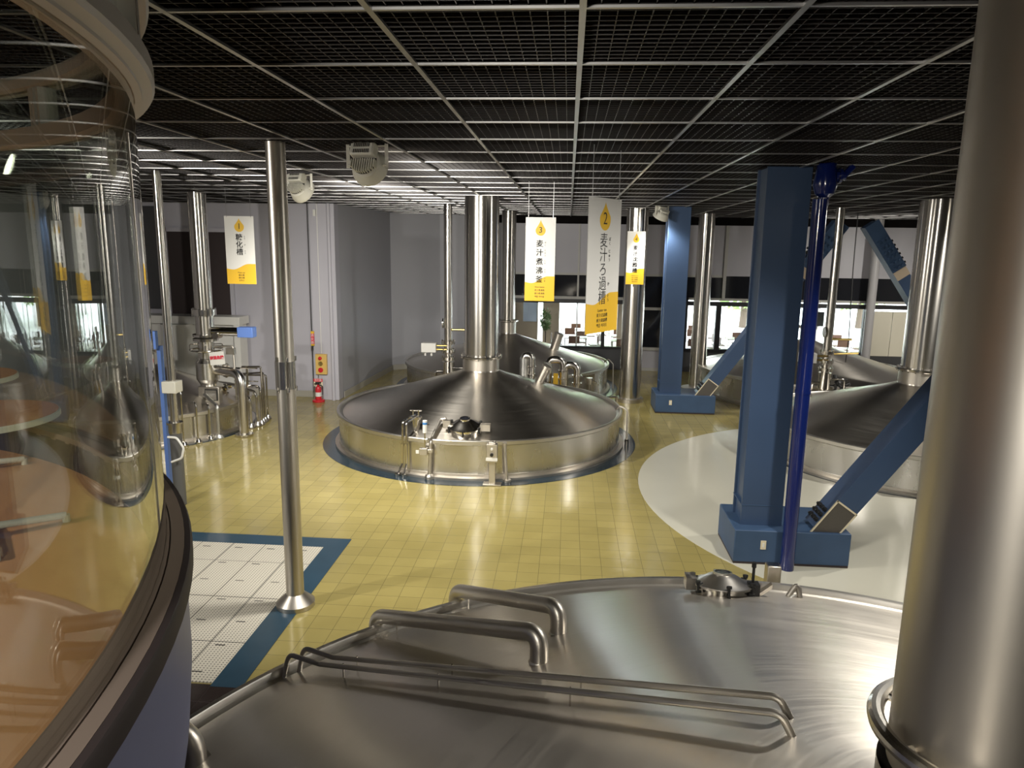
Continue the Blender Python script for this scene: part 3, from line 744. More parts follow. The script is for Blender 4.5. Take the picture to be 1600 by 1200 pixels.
# thin pipes over the tun rim
def floor_pipe(ubase, vbase, vtop, r, cone_uv, lab, mat=M_FIT, grp='thin pipes from the floor over the left vessel rim', lift=.0):
    f = PZ(ubase, vbase); y = f.y
    t = PY(ubase - (vbase - vtop) * .06, vtop, y + .02); t.x = f.x + (t.x - f.x) * .5
    e = PY(cone_uv[0], cone_uv[1], y + .55)
    bm = BM(); tube(bm, [f, (f.x, f.y, t.z), e], r, 10, .10); lathe(bm, [(r, .10), (r + .03, .09), (r + .07, .03), (r + .07, .005), (0, .005)], (f.x, f.y, 0), 16)
    return mesh_thing('thin_pipe', bm, mat, lab, 'pipe', (f.x, f.y, 0), grp)
floor_pipe(288, 697, 607, .016, (270, 617), 'thinnest upright pipe at the left end of the left vessel')
floor_pipe(310, 692, 628, .020, (281, 632), 'second thin pipe from the left bent over the left vessel rim')
floor_pipe(329, 687, 631, .026, (308, 632), 'third thin pipe from the left, silver, bent over the left vessel rim')
floor_pipe(342.5, 685, 634, .034, (315, 612), 'silver sleeved pipe running up the left vessel cone', M_FOIL)
for k, (ub, vb, ut, vt, ul, vl, r, lab) in enumerate((
        (393, 669, 390, 622, 383, 618, .03, 'curved thin pipe just right of the thick down pipe'),
        (403, 666, 399, 612, 385, 608, .03, 'second curved thin pipe right of the thick down pipe'),
        (409, 664, 405, 602, 388, 603, .022, 'thin arched pipe third from the thick down pipe'),
        (412, 661, 406, 573, 378, 573, .022, 'tallest thin square-bent pipe by the lavender wall'),
        (415, 659, 410, 582, 378, 584, .022, 'tall thin square-bent pipe second in height by the lavender wall'),
        (419, 655, 414, 586, 380, 586, .022, 'outermost thin square-bent pipe by the lavender wall'))):
    f = PZ(ub, vb); y = f.y
    t = PY(ut, vt, y); l = PY(ul, vl, y + .1)
    bm = BM(); tube(bm, [f, (f.x, f.y, t.z), (l.x, l.y, l.z)], r, 10, .22 if k < 3 else .05); lathe(bm, [(r, .12), (r + .02, .11), (r + .06, .03), (r + .06, .005), (0, .005)], (f.x, f.y, 0), 16)
    mesh_thing('thin_pipe', bm, M_FIT, lab, 'pipe', (f.x, f.y, 0), 'thin pipes standing right of the thick down pipe')
# valve clutter on the tun cone
VC = Thing('valve_manifold', 'cluster of small valves and brass fittings behind the thick down pipe', 'valve', PY(362, 620, 15.6))
for k in range(14):
    u, v = 350 + random.random() * 28, 577 + random.random() * 45
    p = PY(u, v, 15.5 + random.random() * .3)
    bm = BM(); cyl(bm, p, p + Vector((random.uniform(-.12, .12), random.uniform(-.1, .1), random.uniform(.03, .16))), random.uniform(.02, .05), 10)
    cyl(bm, p + Vector((-.09, 0, .03)), p + Vector((.09, 0, .03)), .014, 8)
    VC.part('valve', bm, (M_FIT, M_FIT, M_BRASS, M_BLACK)[k % 4])
bm = BM()
for z in (.85, 1.0, 1.15, 1.3): cyl(bm, PY(352, 600, 15.7) * Vector((1, 1, 0)) if False else Vector((-7.5, 15.65, z)), Vector((-6.95, 15.65, z)), .015, 8)
cyl(bm, (-7.2, 15.66, .3), (-7.2, 15.66, 1.35), .025, 8); VC.part('header_pipe', bm, M_FIT)
# white cabinet behind the tun
CB = Thing('equipment_cabinet', 'pale grey cabinet standing behind the left vessel against the wall', 'cabinet', (-9.8, 18.0, 0))
bm = BM(); box(bm, (-11.4, 18.25, 0), (-8.55, 18.72, 2.0)); lathe(bm, [(.42, .0), (.42, 1.98)], (-10.2, 18.25, 0), 40); CB.part('body', bm, M_WHITE)
bm = BM(); box(bm, (-11.4, 18.1, 1.98), (-8.46, 18.7, 2.19)); CB.part('top_band', bm, M_WHITE, bevel=.01)
bm = BM(); box(bm, (-8.62, 18.1, 0), (-8.46, 18.3, 1.98)); CB.part('jamb', bm, M_WHITE)

# ================================================================== COLUMNS AND PIPES
def round_column(name, x, y, r, label, base=None, mat=M_PIPE, sleeve=None, top=CEIL):
    T = Thing(name, label, 'column', (x, y, 0))
    bm = BM(); lathe(bm, [(r, .02), (r, top + .04)], (x, y, 0), 48); T.part('shaft', bm, mat)
    if base: bm = BM(); lathe(bm, base, (x, y, 0), 48); T.part('base', bm, M_DULL)
    if sleeve:
        z0, z1 = sleeve
        bm = BM(); lathe(bm, [(r, z0), (r + .007, z0), (r + .007, z1), (r, z1)], (x, y, 0), 48)
        for a in (-1.0, -2.1, .4):
            for z in (z0 - .03, z1):
                cyl(bm, (x + (r + .006) * math.cos(a), y + (r + .006) * math.sin(a), z - .0), (x + (r + .006) * math.cos(a), y + (r + .006) * math.sin(a), z + .05), .016, 8)
        T.part('clamp_sleeve', bm, M_PIPE)
    return T
round_column('steel_column', -3.02, 7.5, .100, 'slim stainless column with a flared foot standing beside the white mat', [(0, 0.002), (.215, .002), (.215, .055), (.11, .15), (.098, .16)], M_DULL, (2.55, 2.85))
round_column('steel_column', 1.76, 19.5, .285, 'thick stainless column behind the fourth banner with a round foot', [(.0, .002), (.37, .002), (.37, .10), (.285, .11)])
round_column('steel_column', 3.95, 21.75, .235, 'stainless column standing behind the far blue brace', [(.0, .002), (.46, .002), (.46, .012), (.235, .012)])
T = round_column('steel_pipe', -6.02, 10.48, .062, 'narrow vertical pipe with clamps just right of the curved glass', None, M_PIPE)
bm = BM(); z_ = PY(270, 604, 10.48).z; box(bm, (-6.13, 10.37, z_ - .09), (-5.91, 10.59, z_ + .09)); T.part('clamp', bm, M_HOUSING, bevel=.01)
bm = BM(); z1 = PY(270, 659, 10.48).z; lathe(bm, [(.062, z1), (.12, z1), (.12, z1 - .03), (.10, z1 - .03), (.10, z1 - .17), (.09, z1 - .18)], (-6.02, 10.48, 0), 32); T.part('coupling', bm, M_FIT)
bm = BM(); lathe(bm, [(.09, z1 - .17), (.09, 0.01)], (-6.02, 10.48, 0), 32); T.part('lower_pipe', bm, simple('grey_painted_pipe', (0.09, 0.09, 0.09), 0.35))
bm = BM(); tube(bm, [PY(262, 683, 10.3), PY(276, 684, 10.3), PY(287, 700, 10.3), PY(284, 716, 10.3), PY(268, 722, 10.3)], .018, 10, .08); T.part('cable_loop', bm, M_WHITE)
BP = Thing('cable_post', 'blue upright post with a box next to the narrow clamped pipe', 'post', (PZ(268, 800).x, 10.6, 0))
bx = PZ(266, 790)
px_ = PY(257, 640, 10.7).x
bm = BM(); box(bm, (px_ - .03, 10.66, 0.005), (px_ + .03, 10.74, 2.5)); BP.part('post', bm, M_ACT, smooth=False)
bm = BM(); box(bm, (px_ - .11, 10.58, 2.46), (px_ + .01, 10.66, 2.74)); BP.part('junction_box', bm, M_ACT, bevel=.006)

# transfer pipes with valve clusters
def transfer(x, y, r, zlow, label, act_dir=-1):
    T = Thing('transfer_pipe', label, 'pipe', (x, y, 0))
    bm = BM(); lathe(bm, [(r, .005), (r, CEIL + .05)], (x, y, 0), 32); T.part('pipe', bm, M_PIPE)
    for z in (zlow, zlow + .20, zlow + .42):
        bm = BM(); lathe(bm, [(r, z), (r + .07, z), (r + .07, z + .07), (r, z + .07)], (x, y, 0), 32)
        for k in range(8):
            a = 2 * PI * k / 8; cyl(bm, (x + (r + .05) * math.cos(a), y + (r + .05) * math.sin(a), z - .03), (x + (r + .05) * math.cos(a), y + (r + .05) * math.sin(a), z + .1), .015, 6)
        T.part('flange', bm, M_FIT)
    bm = BM()
    for dz in (.27, .37): cyl(bm, (x, y - .08, zlow + dz), (x + act_dir * .5, y - .08, zlow + dz), .025, 10)
    am = T.part('actuator_arm', bm, M_BRASS)
    bm = BM(); box(bm, (x + act_dir * .48 - .19, y - .2, zlow + .2), (x + act_dir * .48 + .19, y + .04, zlow + .44)); cyl(bm, (x + act_dir * .42, y - .1, zlow + .1), (x + act_dir * .42, y - .1, zlow + .2), .03, 8); cyl(bm, (x + act_dir * .58, y - .1, zlow + .1), (x + act_dir * .58, y - .1, zlow + .2), .03, 8); T.part('actuator_box', bm, M_WHITE, am, 'white actuator box', bevel=.01)
    bm = BM(); cyl(bm, (x - .13, y - .05, zlow + .95), (x - .11, y - .05, zlow + .95), .13, 24); T.part('handwheel', bm, M_FIT)
    bm = BM(); cyl(bm, (x, y, zlow + .78), (x + .55, y, zlow + .78), .03, 10); T.part('branch_pipe', bm, M_BRASS)
    bm = BM(); lathe(bm, [(r + .02, zlow - .45), (r + .05, zlow - .45), (r + .05, zlow - .05), (r, zlow - .05)], (x, y, 0), 32); T.part('sleeve', bm, M_FIT)
    bm = BM(); tube(bm, [(x - .09, y - .05, zlow - .3), (x - .32, y - .05, zlow - .3), (x - .32, y - .05, .005)], .035, 10, .08); tube(bm, [(x + .09, y - .05, zlow - .2), (x + .45, y - .05, zlow - .2), (x + .45, y - .05, .005)], .03, 10, .08); T.part('drain_branch', bm, M_FIT)
    return T
transfer(-3.03, 18.32, .105, PY(700, 562, 18.3).z, 'slim vertical pipe with a white actuator behind the left of the middle kettle', -1)
T = transfer(6.36, 18.05, .10, PY(1290, 579, 18.05).z, 'slim vertical pipe with valves between the two right vessels', -1)
bm = BM()
for k in range(16):
    p = Vector((6.36 + random.uniform(.16, .6), 18.05 + random.uniform(-.06, .06), .62 + random.uniform(0, .38)))
    cyl(bm, p, p + Vector((random.uniform(-.12, .12), random.uniform(-.05, .05), random.uniform(-.1, .12))), random.uniform(.02, .045), 8)
for z in (.68, .84, 1.0): cyl(bm, (6.36, 18.05, z), (6.92, 18.05, z), .018, 8)
T.part('valve_cluster', bm, M_BLACK)
bm = BM(); cyl(bm, (6.4, 18.05, 1.62), (7.1, 18.05, 1.66), .025, 8); T.part('branch_arm', bm, M_BRASS)
bm = BM(); tube(bm, [PY(1341, 330, 19.9), PY(1333, 420, 19.9), PY(1326, 530, 19.9), PY(1321, 566, 19.9)], .014, 8); mesh_thing('hanging_cable', bm, M_BLACK, 'thin cable hanging from the ceiling beside the right valve pipe', 'cable', PY(1321, 566, 19.9))

# U-bend pipes behind the kettle
for k, (ul, vl, ut, vt, ur, vr, r, mt, lab) in enumerate((
        (818, 585, 823, 556, 830, 580, .10, M_FOIL, 'silver sleeved bent pipe behind the middle kettle, leftmost of three'),
        (856, 592, 866, 562, 879, 592, .10, M_FOIL, 'silver sleeved bent pipe behind the middle kettle, centre of three'),
        (881, 608, 890, 570, 901, 605, .095, M_PIPE, 'polished bent pipe behind the middle kettle, rightmost of three'))):
    y = 18.33
    a = PY(ul, vl, y); b = PY(ut, vt, y); c = PY(ur, vr, y)
    bm = BM(); tube(bm, [(a.x, a.y, .005), (a.x, a.y, b.z), (c.x, c.y, b.z), (c.x, c.y, .005)], r, 16, .16, seg=8)
    tb = Thing('bent_pipe', lab, 'pipe', (a.x, a.y, 0), 'bent pipes behind the middle kettle')
    tb.part('pipe', bm, M_PIPE)
    bm = BM(); cyl(bm, (a.x, a.y, b.z - .55), (a.x, a.y, b.z - .06), r + .012, 16); tb.part('sleeve', bm, mt)
    for z in (b.z - .30, b.z - .5):
        bm = BM(); lathe(bm, [(r, z), (r + .035, z), (r + .035, z + .04), (r, z + .04)], (c.x, c.y, 0), 16); tb.part('flange', bm, M_FIT)
p = PY(868, 603, 18.2)
bm = BM(); box(bm, (p.x - .06, 18.15, 0.005), (p.x + .06, 18.25, p.z + .32)); mesh_thing('meter_box', bm, M_YELLOW, 'small yellow box between the bent pipes', 'box', (p.x, 18.2, 0))
p = PY(921, 600, 18.3)
bm = BM(); cyl(bm, (p.x, 18.3, 0.005), (p.x, 18.3, p.z + .1), .035, 10); cyl(bm, (p.x, 18.3, p.z), (p.x, 18.3, p.z + .16), .08, 14); tube(bm, [(p.x, 18.3, p.z + .1), (p.x + .2, 18.3, p.z + .05), (p.x + .25, 18.3, p.z - .25), (p.x + .12, 18.3, p.z - .4)], .015, 8, .1); mesh_thing('small_valve', bm, M_FIT, 'small capped valve with a hose loop right of the bent pipes', 'valve', (p.x, 18.3, 0))
bm = BM(); cyl(bm, (1.35, 18.35, .32), (.55, 18.35, .32), .03, 8); cyl(bm, (1.33, 18.35, 0.005), (1.33, 18.35, .34), .03, 8); cyl(bm, (.57, 18.35, 0.005), (.57, 18.35, .34), .03, 8); mesh_thing('floor_pipe', bm, M_FIT, 'low horizontal pipe by the foot of the thick stainless column', 'pipe', (.9, 18.35, 0))

# ================================================================== BLUE STEEL FRAME
def blue_column(label, y0):
    """front face of the shaft at y0"""
    x0, x1 = 2.40, 2.94
    T = Thing('steel_frame_column', label, 'column', (2.67, y0 + .25, 0))
    bm = BM(); box(bm, (x0, y0, .47), (x1, y0 + .035, CEIL + .03)); box(bm, (x0, y0 + .46, .47), (x1, y0 + .495, CEIL + .03)); box(bm, (x0 + .035, y0 + .03, .47), (x1 - .035, y0 + .47, CEIL + .03))
    sh = T.part('shaft', bm, M_BLUE, bevel=.006)
    bm = BM(); box(bm, (x0 - .004, y0 - .004, .745), (x1 + .004, y0 + .499, .757)); T.part('weld_seam', bm, M_BLUEL, sh)
    bm = BM(); box(bm, (2.29, y0 - .2, .03), (3.78, y0 + .80, .475)); T.part('plinth', bm, M_BLUEL, bevel=.012)
    bm = BM(); box(bm, (2.295, y0 - .195, .004), (3.775, y0 + .795, .065)); T.part('plinth_base', bm, M_BROWN)
    bm = BM(); box(bm, (2.63, y0 - .208, .22), (2.70, y0 - .2, .34)); op = T.part('outlet_plate', bm, M_CREAM)
    bm = BM(); box(bm, (2.652, y0 - .212, .25), (2.678, y0 - .207, .31)); T.part('outlet', bm, M_WHITE, op)
    return T
blue_column('big blue steel column standing on a blue plinth on the white floor', 9.40)
blue_column('distant blue steel column on a plinth beside the thick stainless column', 18.30)
# bright blue standpipe with valve
T = Thing('standpipe', 'glossy bright blue pipe running up the front of the big blue column', 'pipe', (2.96, 9.1, 0))
bm = BM(); lathe(bm, [(.088, .004), (.088, 4.70)], (2.96, 9.1, 0), 32); T.part('pipe', bm, M_BRIGHT)
bm = BM(); lathe(bm, [(.088, 2.35), (.096, 2.35), (.096, 2.39), (.088, 2.39)], (2.96, 9.1, 0), 32); T.part('coupling', bm, M_BRIGHT)
bm = BM(); lathe(bm, [(.06, 4.62), (.06, 4.72), (.11, 4.76), (.14, 4.86), (.12, 4.98), (.10, CEIL + .05)], (3.0, 9.1, 0), 28); cyl(bm, (3.0, 9.1, 4.97), (3.22, 9.1, 4.97), .055, 16); cyl(bm, (3.14, 9.1, 4.97), (3.17, 9.1, 4.97), .09, 16); cyl(bm, (3.2, 9.1, 4.97), (3.3, 9.1, 5.08), .04, 12); T.part('valve', bm, M_BRIGHT)

def brace(label, y0):
    T = Thing('steel_brace', label, 'brace', (3.5, y0 + .17, .475))
    d = Vector((.575, 0, .818)).normalized(); n = Vector((d.z, 0, -d.x))     # n: to lower right
    A = Vector((3.575, y0, .92)); wd, dp, L = .325, .36, 4.95
    bm = BM(); obox(bm, A - d * .47 + n * .006, d * (L + .3), n * (wd - .012), (0, dp, 0))
    bm2 = BM()
    # clip lower end flat on the plinth
    bmesh.ops.bisect_plane(bm, geom=bm.verts[:] + bm.edges[:] + bm.faces[:], plane_co=(0, 0, .476), plane_no=(0, 0, 1), clear_inner=True)
    bmesh.ops.bisect_plane(bm, geom=bm.verts[:] + bm.edges[:] + bm.faces[:], plane_co=(0, 0, CEIL + .03), plane_no=(0, 0, 1), clear_outer=True)
    bmesh.ops.contextual_create(bm2, geom=[])
    bm2.free()
    T.part('beam', bm, M_BLUE)
    def clip(b):
        bmesh.ops.bisect_plane(b, geom=b.verts[:] + b.edges[:] + b.faces[:], plane_co=(0, 0, .476), plane_no=(0, 0, 1), clear_inner=True); return b
    bm = BM(); obox(bm, A - d * .55 + Vector((0, -.006, 0)), d * .55, n * wd, (0, .008, 0)); T.part('mesh_panel', clip(bm), M_MESHP, smooth=False)
    bm = BM(); obox(bm, A - d * .02 + Vector((0, -.012, 0)), d * .022, n * wd, (0, .02, 0)); obox(bm, A - d * .55 + Vector((0, -.012, 0)), d * .55, n * .02, (0, .02, 0)); obox(bm, A - d * .55 + n * (wd - .02) + Vector((0, -.012, 0)), d * .55, n * .02, (0, .02, 0)); T.part('panel_frame', clip(bm), M_CREAM, smooth=False)
    up = -n
    for i in range(3):
        for j in range(3):
            o = A - d * (.20 + .085 * i) + Vector((0, .07 + .10 * j, 0)) + up * .0
            if o.z < .5: continue
            bm = BM(); cyl(bm, o, o + up * .035, .034, 6); cyl(bm, o + up * .035, o + up * .055, .018, 8); T.part('bolt', bm, M_BLACK)
    # gusset plates at the top
    Tp = A + d * 4.25
    bm = BM(); obox(bm, Tp - d * .75 + up * .012 + Vector((0, -.02, 0)), d * 1.3, n * (wd + .03), (0, -.02, 0))
    bmesh.ops.bisect_plane(bm, geom=bm.verts[:] + bm.edges[:] + bm.faces[:], plane_co=(0, 0, CEIL + .03), plane_no=(0, 0, 1), clear_outer=True)
    g = T.part('gusset_plate', bm, M_BLUEL, smooth=False)
    for i in range(6):
        for j in range(3):
            o = Tp - d * (.68 - .15 * i) + n * (.06 + .1 * j) + Vector((0, -.04, 0))
            if o.z > CEIL: continue
            bm = BM(); cyl(bm, o, o + Vector((0, -.045, 0)), .034, 6); T.part('gusset_bolt', bm, M_BLUEL, g)
    bm = BM(); obox(bm, Tp - d * .98 + Vector((0, -.012, 0)), d * .22, n * wd, (0, .01, 0)); T.part('end_panel', bm, M_CWALL, g, smooth=False)
    for i in range(6):
        for j in range(3):
            o = Tp - d * (.68 - .12 * i) + up * .0 + Vector((0, .06 + .1 * j, 0))
            if o.z > CEIL: continue
            bm = BM(); cyl(bm, o, o + up * .07, .03, 6); T.part('flange_bolt', bm, M_BLACK, g)
    return T
brace('big dark blue diagonal brace rising right from the plinth on the white floor', 9.25)
b2 = brace('distant blue diagonal brace rising from the far plinth toward the ceiling', 18.15)
b3 = copy_tree(b2.o); b3.scale = (-1, 1, 1); b3.location.x = 13.6 - b3.location.x + .0
b3['label'] = 'distant blue brace leaning the other way, right of the hanging cable, bolted at the ceiling'

# ================================================================== LAMPS
def flood(x, y, aim, label, watts, face=None, spread=138):
    """round flood lamp hung from the ceiling on a bracket, aimed along aim"""
    la = Vector(aim).normalized()
    a = Vector(face).normalized() if face else la
    c = Vector((x, y, 4.90))
    T = Thing('floodlight', label, 'lamp', (x, y, CEIL), 'floodlights under the ceiling')
    q = Vector((0, 0, 1)).rotation_difference(a).to_matrix()
    bm = BM(); lathe(bm, [(.05, -.10), (.10, -.09), (.155, -.04), (.185, .04), (.195, .06), (.195, .085), (.18, .085), (.175, .05), (.14, -.02), (.0, -.05)], c, 40, q)
    hs = T.part('reflector', bm, M_HOUSING)
    bm = BM(); g = c - a * .13 + Vector((0, 0, .0))
    side = a.cross(Vector((0, 0, 1))).normalized(); upv = side.cross(a).normalized()
    g = g + upv * .09
    obox(bm, g - side * .13 - upv * .06 - a * .05, side * .26, upv * .15, a * .13); gb = T.part('gear_housing', bm, M_HOUSING, bevel=.02)
    for row in (0, 1):
        bm = BM()
        for k in range(9):
            o = g - a * .052 - side * (.085 - .02 * k) + upv * (-.045 + .065 * row)
            obox(bm, o, side * .009, upv * .04, -a * .003)
        T.part('vent_slots', bm, M_BLACK, gb, smooth=False)
    bm = BM()
    for k in range(11):
        o = c - a * .075 + side * (-.125 + .025 * k); hh = .13 * math.sqrt(max(.05, 1 - ((k - 5) / 6.0) ** 2))
        obox(bm, o - upv * hh - a * .055, side * .008, upv * (hh * 1.1), a * .09)
    T.part('cooling_fins', bm, M_HOUSING, hs, smooth=False)
    bm = BM(); lathe(bm, [(.0, -.105), (.115, -.093), (.135, -.07)], c, 32, q); T.part('vent_back', bm, M_BLACK, hs)
    bm = BM(); L = c + side * .215; R_ = c - side * .215
    for s_ in (L, R_):
        obox(bm, s_ - side * .004 - Vector((.015, 0, .03)), side * .008 + Vector((0, 0, 0)), Vector((.03, .0, 0)), Vector((0, 0, .25)))
    obox(bm, R_ + Vector((0, -.015, CEIL - c.z - .02)), L - R_, (0, .03, 0), (0, 0, .012)); cyl(bm, L, c + side * .17, .014, 8); cyl(bm, R_, c - side * .17, .014, 8); T.part('bracket', bm, M_HOUSING)
    bm = BM(); tube(bm, [g + upv * .05, g + upv * .12 - a * .1, Vector((g.x, g.y, CEIL))], .011, 8, .03); T.part('power_cord', bm, M_BLACK)
    bm = BM(); lathe(bm, [(.174, .072), (0, .072)], c, 32, q); T.part('lens', bm, M_LENS)
    ld = bpy.data.lights.new('lamp_light', 'SPOT'); ld.energy = watts * LAMP_W; ld.spot_size = math.radians(spread); ld.spot_blend = .7; ld.shadow_soft_size = .13; ld.color = (1.0, .96, .88)
    lo = bpy.data.objects.new('lamp_light', ld); COL.objects.link(lo); lo.parent = T.o
    lo.matrix_parent_inverse = Matrix.Identity(4)
    lo.location = c + a * .22 - T.loc; lo.rotation_euler = la.to_track_quat('-Z', 'Y').to_euler()
    return T
flood(-2.10, 7.62, (.05, .62, -.75), 'round floodlight hung from the ceiling, nearest and largest, seen from behind', 900, (.16, .92, -.36))
flood(-4.02, 10.85, (.25, .65, -.70), 'round floodlight just right of the slim stainless column top', 1250, (.3, .85, -.42))
flood(2.20, 18.05, (.15, .15, -.97), 'small distant floodlight at the top left of the far blue column', 300, (-.3, .35, -.75), 118)
flood(3.75, 7.0, (-.45, -.1, -.9), 'floodlight hidden behind the foreground vessel pipe', 520)
flood(8.6, 12.0, (-.5, .1, -.85), 'floodlight over the white floor at far right', 900)
flood(11.0, 17.6, (-.2, .5, -.84), 'added unseen floodlight toward the back windows at far right', 1000)  # out of sight, added to brighten the right back wall and doors
flood(-7.6, 4.0, (.15, .85, -.55), 'added fill floodlight beyond the curved glass booth', 1000)  # extra fill lamp outside the view, lifts the left vessel and cabinet
flood(-.8, -1.6, (.2, .75, -.55), 'added fill floodlight behind the viewer', 500)  # invented lamp for ambient fill from the camera side
# corridor downlight inside the booth
T = Thing('downlight', 'round downlight inside the curved glass booth', 'lamp', (-4.6, 1.2, CEIL))
bm = BM(); lathe(bm, [(.1, 5.0), (.12, 5.0), (.12, CEIL + .02), (0, CEIL + .02)], (-4.6, 1.2, 0), 24); T.part('housing', bm, M_HOUSING)
bm = BM(); lathe(bm, [(.1, 5.005), (0, 5.005)], (-4.6, 1.2, 0), 24); T.part('lens', bm, M_LENS)
ld = bpy.data.lights.new('lamp_light', 'SPOT'); ld.energy = 300; ld.spot_size = 2.6; ld.shadow_soft_size = .1; ld.color = (1, .87, .74)
lo = bpy.data.objects.new('lamp_light', ld); COL.objects.link(lo); lo.parent = T.o; lo.location = (0, 0, -.15)

# ================================================================== BANNERS
def banner(tl, tr, h, num, chars, ruby, lines, label):
    tl, tr = Vector(tl), Vector(tr); tr.z = tl.z
    T = Thing('hanging_banner', label, 'banner', ((tl.x + tr.x) / 2, (tl.y + tr.y) / 2, tl.z), 'numbered banners hanging from the ceiling')
    ax = (tr - tl); w = ax.length; ax.normalize(); ay = Vector((0, 0, 1)); nz = ax.cross(ay)     # nz toward viewer
    o = tl
    ev = .0022
    bm = BM(); obox(bm, o - ay * h, ax * w, ay * h, -nz * .006); T.part('board', bm, M_BANNER, smooth=False)
    xs = [k / 40 for k in range(41)]
    def wave(x):
        s = min(1, max(0, (x - .22) / .55)); s = s * s * (3 - 2 * s)
        return .785 - .012 * math.exp(-((x - 0) / .12) ** 2) - .085 * s
    outl = [(0, -h), (w, -h)] + [(x * w, -wave(x) * h) for x in reversed(xs)]
    bm = BM(); plate(bm, outl, o + nz * .0002, ax, ay, nz * .001); T.part('yellow_band', bm, M_YELLOW, smooth=False)
    cx, cyd, r = .5 * w, -.157 * h, .165 * w
    tip = -.03 * h
    pts = []
    for k in range(41):
        a = math.radians(-200 + 220 * k / 40); pts.append((cx + r * math.cos(a), cyd + r * math.sin(a)))
    pts2 = [(cx, tip)]
    x_e, y_e = pts[-1]
    for k in range(1, 8):
        s = k / 8; pts2.append((cx + (pts[0][0] - cx) * s ** 1.25, tip + (pts[0][1] - tip) * s))
    left = pts2
    right = [(2 * cx - x, y) for x, y in reversed(left[1:])]
    bm = BM(); plate(bm, left + pts + right, o + nz * .0002, ax, ay, nz * .001); T.part('droplet', bm, M_YELLOW, smooth=False)
    base = Matrix((ax, ay, nz)).transposed().to_4x4()
    def put(s, x, y, size, thin=0.0): text_into(bm, s, Matrix.Translation(o + ax * (x * w) - ay * (y * h) + nz * .0022) @ base, size, .0012, thin)
    bm = BM(); put(num, .5, .152, .27 * w, {'2': -.0012}.get(num, .0)); T.part('numeral', bm, M_INK, smooth=False)
    bm = BM()
    for k, ch in enumerate(chars):
        for sx, sy in {'4': ((-.004, -.001), (.004, .001)), '3': ((-.0015, 0), (.0015, .0005)), '1': ((-.0015, 0), (.0015, .0005))}.get(num, ((0, 0),)):
            put(ch, .48 + sx / w, .315 + .107 * k + sy / h, (.28 if num == '4' else .24) * w, {'2': -.0006}.get(num, .0006))
    T.part('title_lettering', bm, M_INK, smooth=False)
    bm = BM()
    for k, ch in enumerate(chars):
        for j, rc in enumerate(ruby[k]): put(rc, .665, .315 + .107 * k + (j - (len(ruby[k]) - 1) / 2) * .032, .062 * w)
    T.part('reading_lettering', bm, M_INK, smooth=False)
    bm = BM()
    for k, ln in enumerate(lines): put(ln, .5, .832 + .039 * k, .068 * w)
    T.part('caption_lettering', bm, M_INK, smooth=False)
    for s_ in (.09, .91):
        q = o + ax * (w * s_)
        bm = BM(); cyl(bm, q - ay * .02, Vector((q.x, q.y, CEIL)), .004, 6); T.part('hanging_wire', bm, M_WIRE)
    return T
banner((-6.54, 13.6, 4.585), (-5.967, 13.6, 4.585), 1.275, '1', '糖化槽', ['とう', 'か', 'そう'], ['Mash tun', '糖化槽', '糖化槽', '당화조'], 'white and yellow banner numbered 1 hanging left of the slim stainless column')
banner((.188, 7.45, 4.60), (.547, 8.0, 4.60), 1.385, '2', '麦汁ろ過槽', ['ばく', 'じゅう', '', 'か', 'そう'], ['Lauter tun', '麦汁过滤槽', '麥汁過濾槽', '맥즙 여과조'], 'white and yellow banner numbered 2, the largest, turned at an angle')
banner((-.692, 11.7, 4.555), (-.216, 11.7, 4.555), 1.315, '3', '麦汁煮沸釜', ['ばく', 'じゅう', 'しゃ', 'ふつ', 'がま'], ['Wort kettle', '麦汁煮沸锅', '麥汁煮沸鍋', '맥즙 자비솥'], 'white and yellow banner numbered 3 hanging right of the middle kettle pipe')
banner((1.452, 18.6, 4.51), (1.897, 18.6, 4.51), 1.312, '4', '麦汁沈殿槽', ['ばく', 'じゅう', 'ちん', 'でん', 'そう'], ['Whirlpool tun', '麦汁沉淀槽', '麥汁沈澱槽', '맥즙 침전조'], 'white and yellow banner numbered 4, the smallest, in front of a stainless column')

# ================================================================== WALL ITEMS
T = Thing('fire_alarm_box', 'ochre fire alarm box with red lamp and button on the pilaster', 'alarm', (-6.42, 18.45, .7))
bm = BM(); box(bm, (-6.57, 18.36, .70), (-6.27, 18.45, 1.24)); T.part('case', bm, M_ALARM, bevel=.008)
bm = BM(); lathe(bm, [(.05, 0), (.045, .03), (.02, .045), (0, .045)], (-6.44, 18.36, 1.13), 20, Matrix.Rotation(PI / 2, 3, 'X')); T.part('lamp', bm, M_RED)
bm = BM(); lathe(bm, [(.06, 0), (.06, .012), (0, .012)], (-6.43, 18.36, .99), 24, Matrix.Rotation(PI / 2, 3, 'X')); T.part('speaker', bm, M_BRASS)
bm = BM(); lathe(bm, [(.065, 0), (.065, .02), (.04, .025), (0, .02)], (-6.43, 18.36, .82), 24, Matrix.Rotation(PI / 2, 3, 'X')); T.part('push_button', bm, M_RED)
T = Thing('fire_extinguisher', 'red fire extinguisher on a floor stand under the alarm box', 'fire extinguisher', (-6.46, 18.2, 0))
bm = BM(); lathe(bm, [(.16, .005), (.16, .05), (.12, .07), (0, .07)], (-6.46, 18.2, 0), 28); T.part('stand', bm, M_RED)
bm = BM(); lathe(bm, [(0, .07), (.075, .07), (.08, .1), (.08, .34), (.06, .40), (.03, .42), (.03, .46), (0, .46)], (-6.46, 18.2, 0), 28); T.part('cylinder', bm, M_RED)
bm = BM(); lathe(bm, [(.081, .15), (.081, .26)], (-6.46, 18.2, 0), 28); T.part('label_band', bm, M_WHITE)
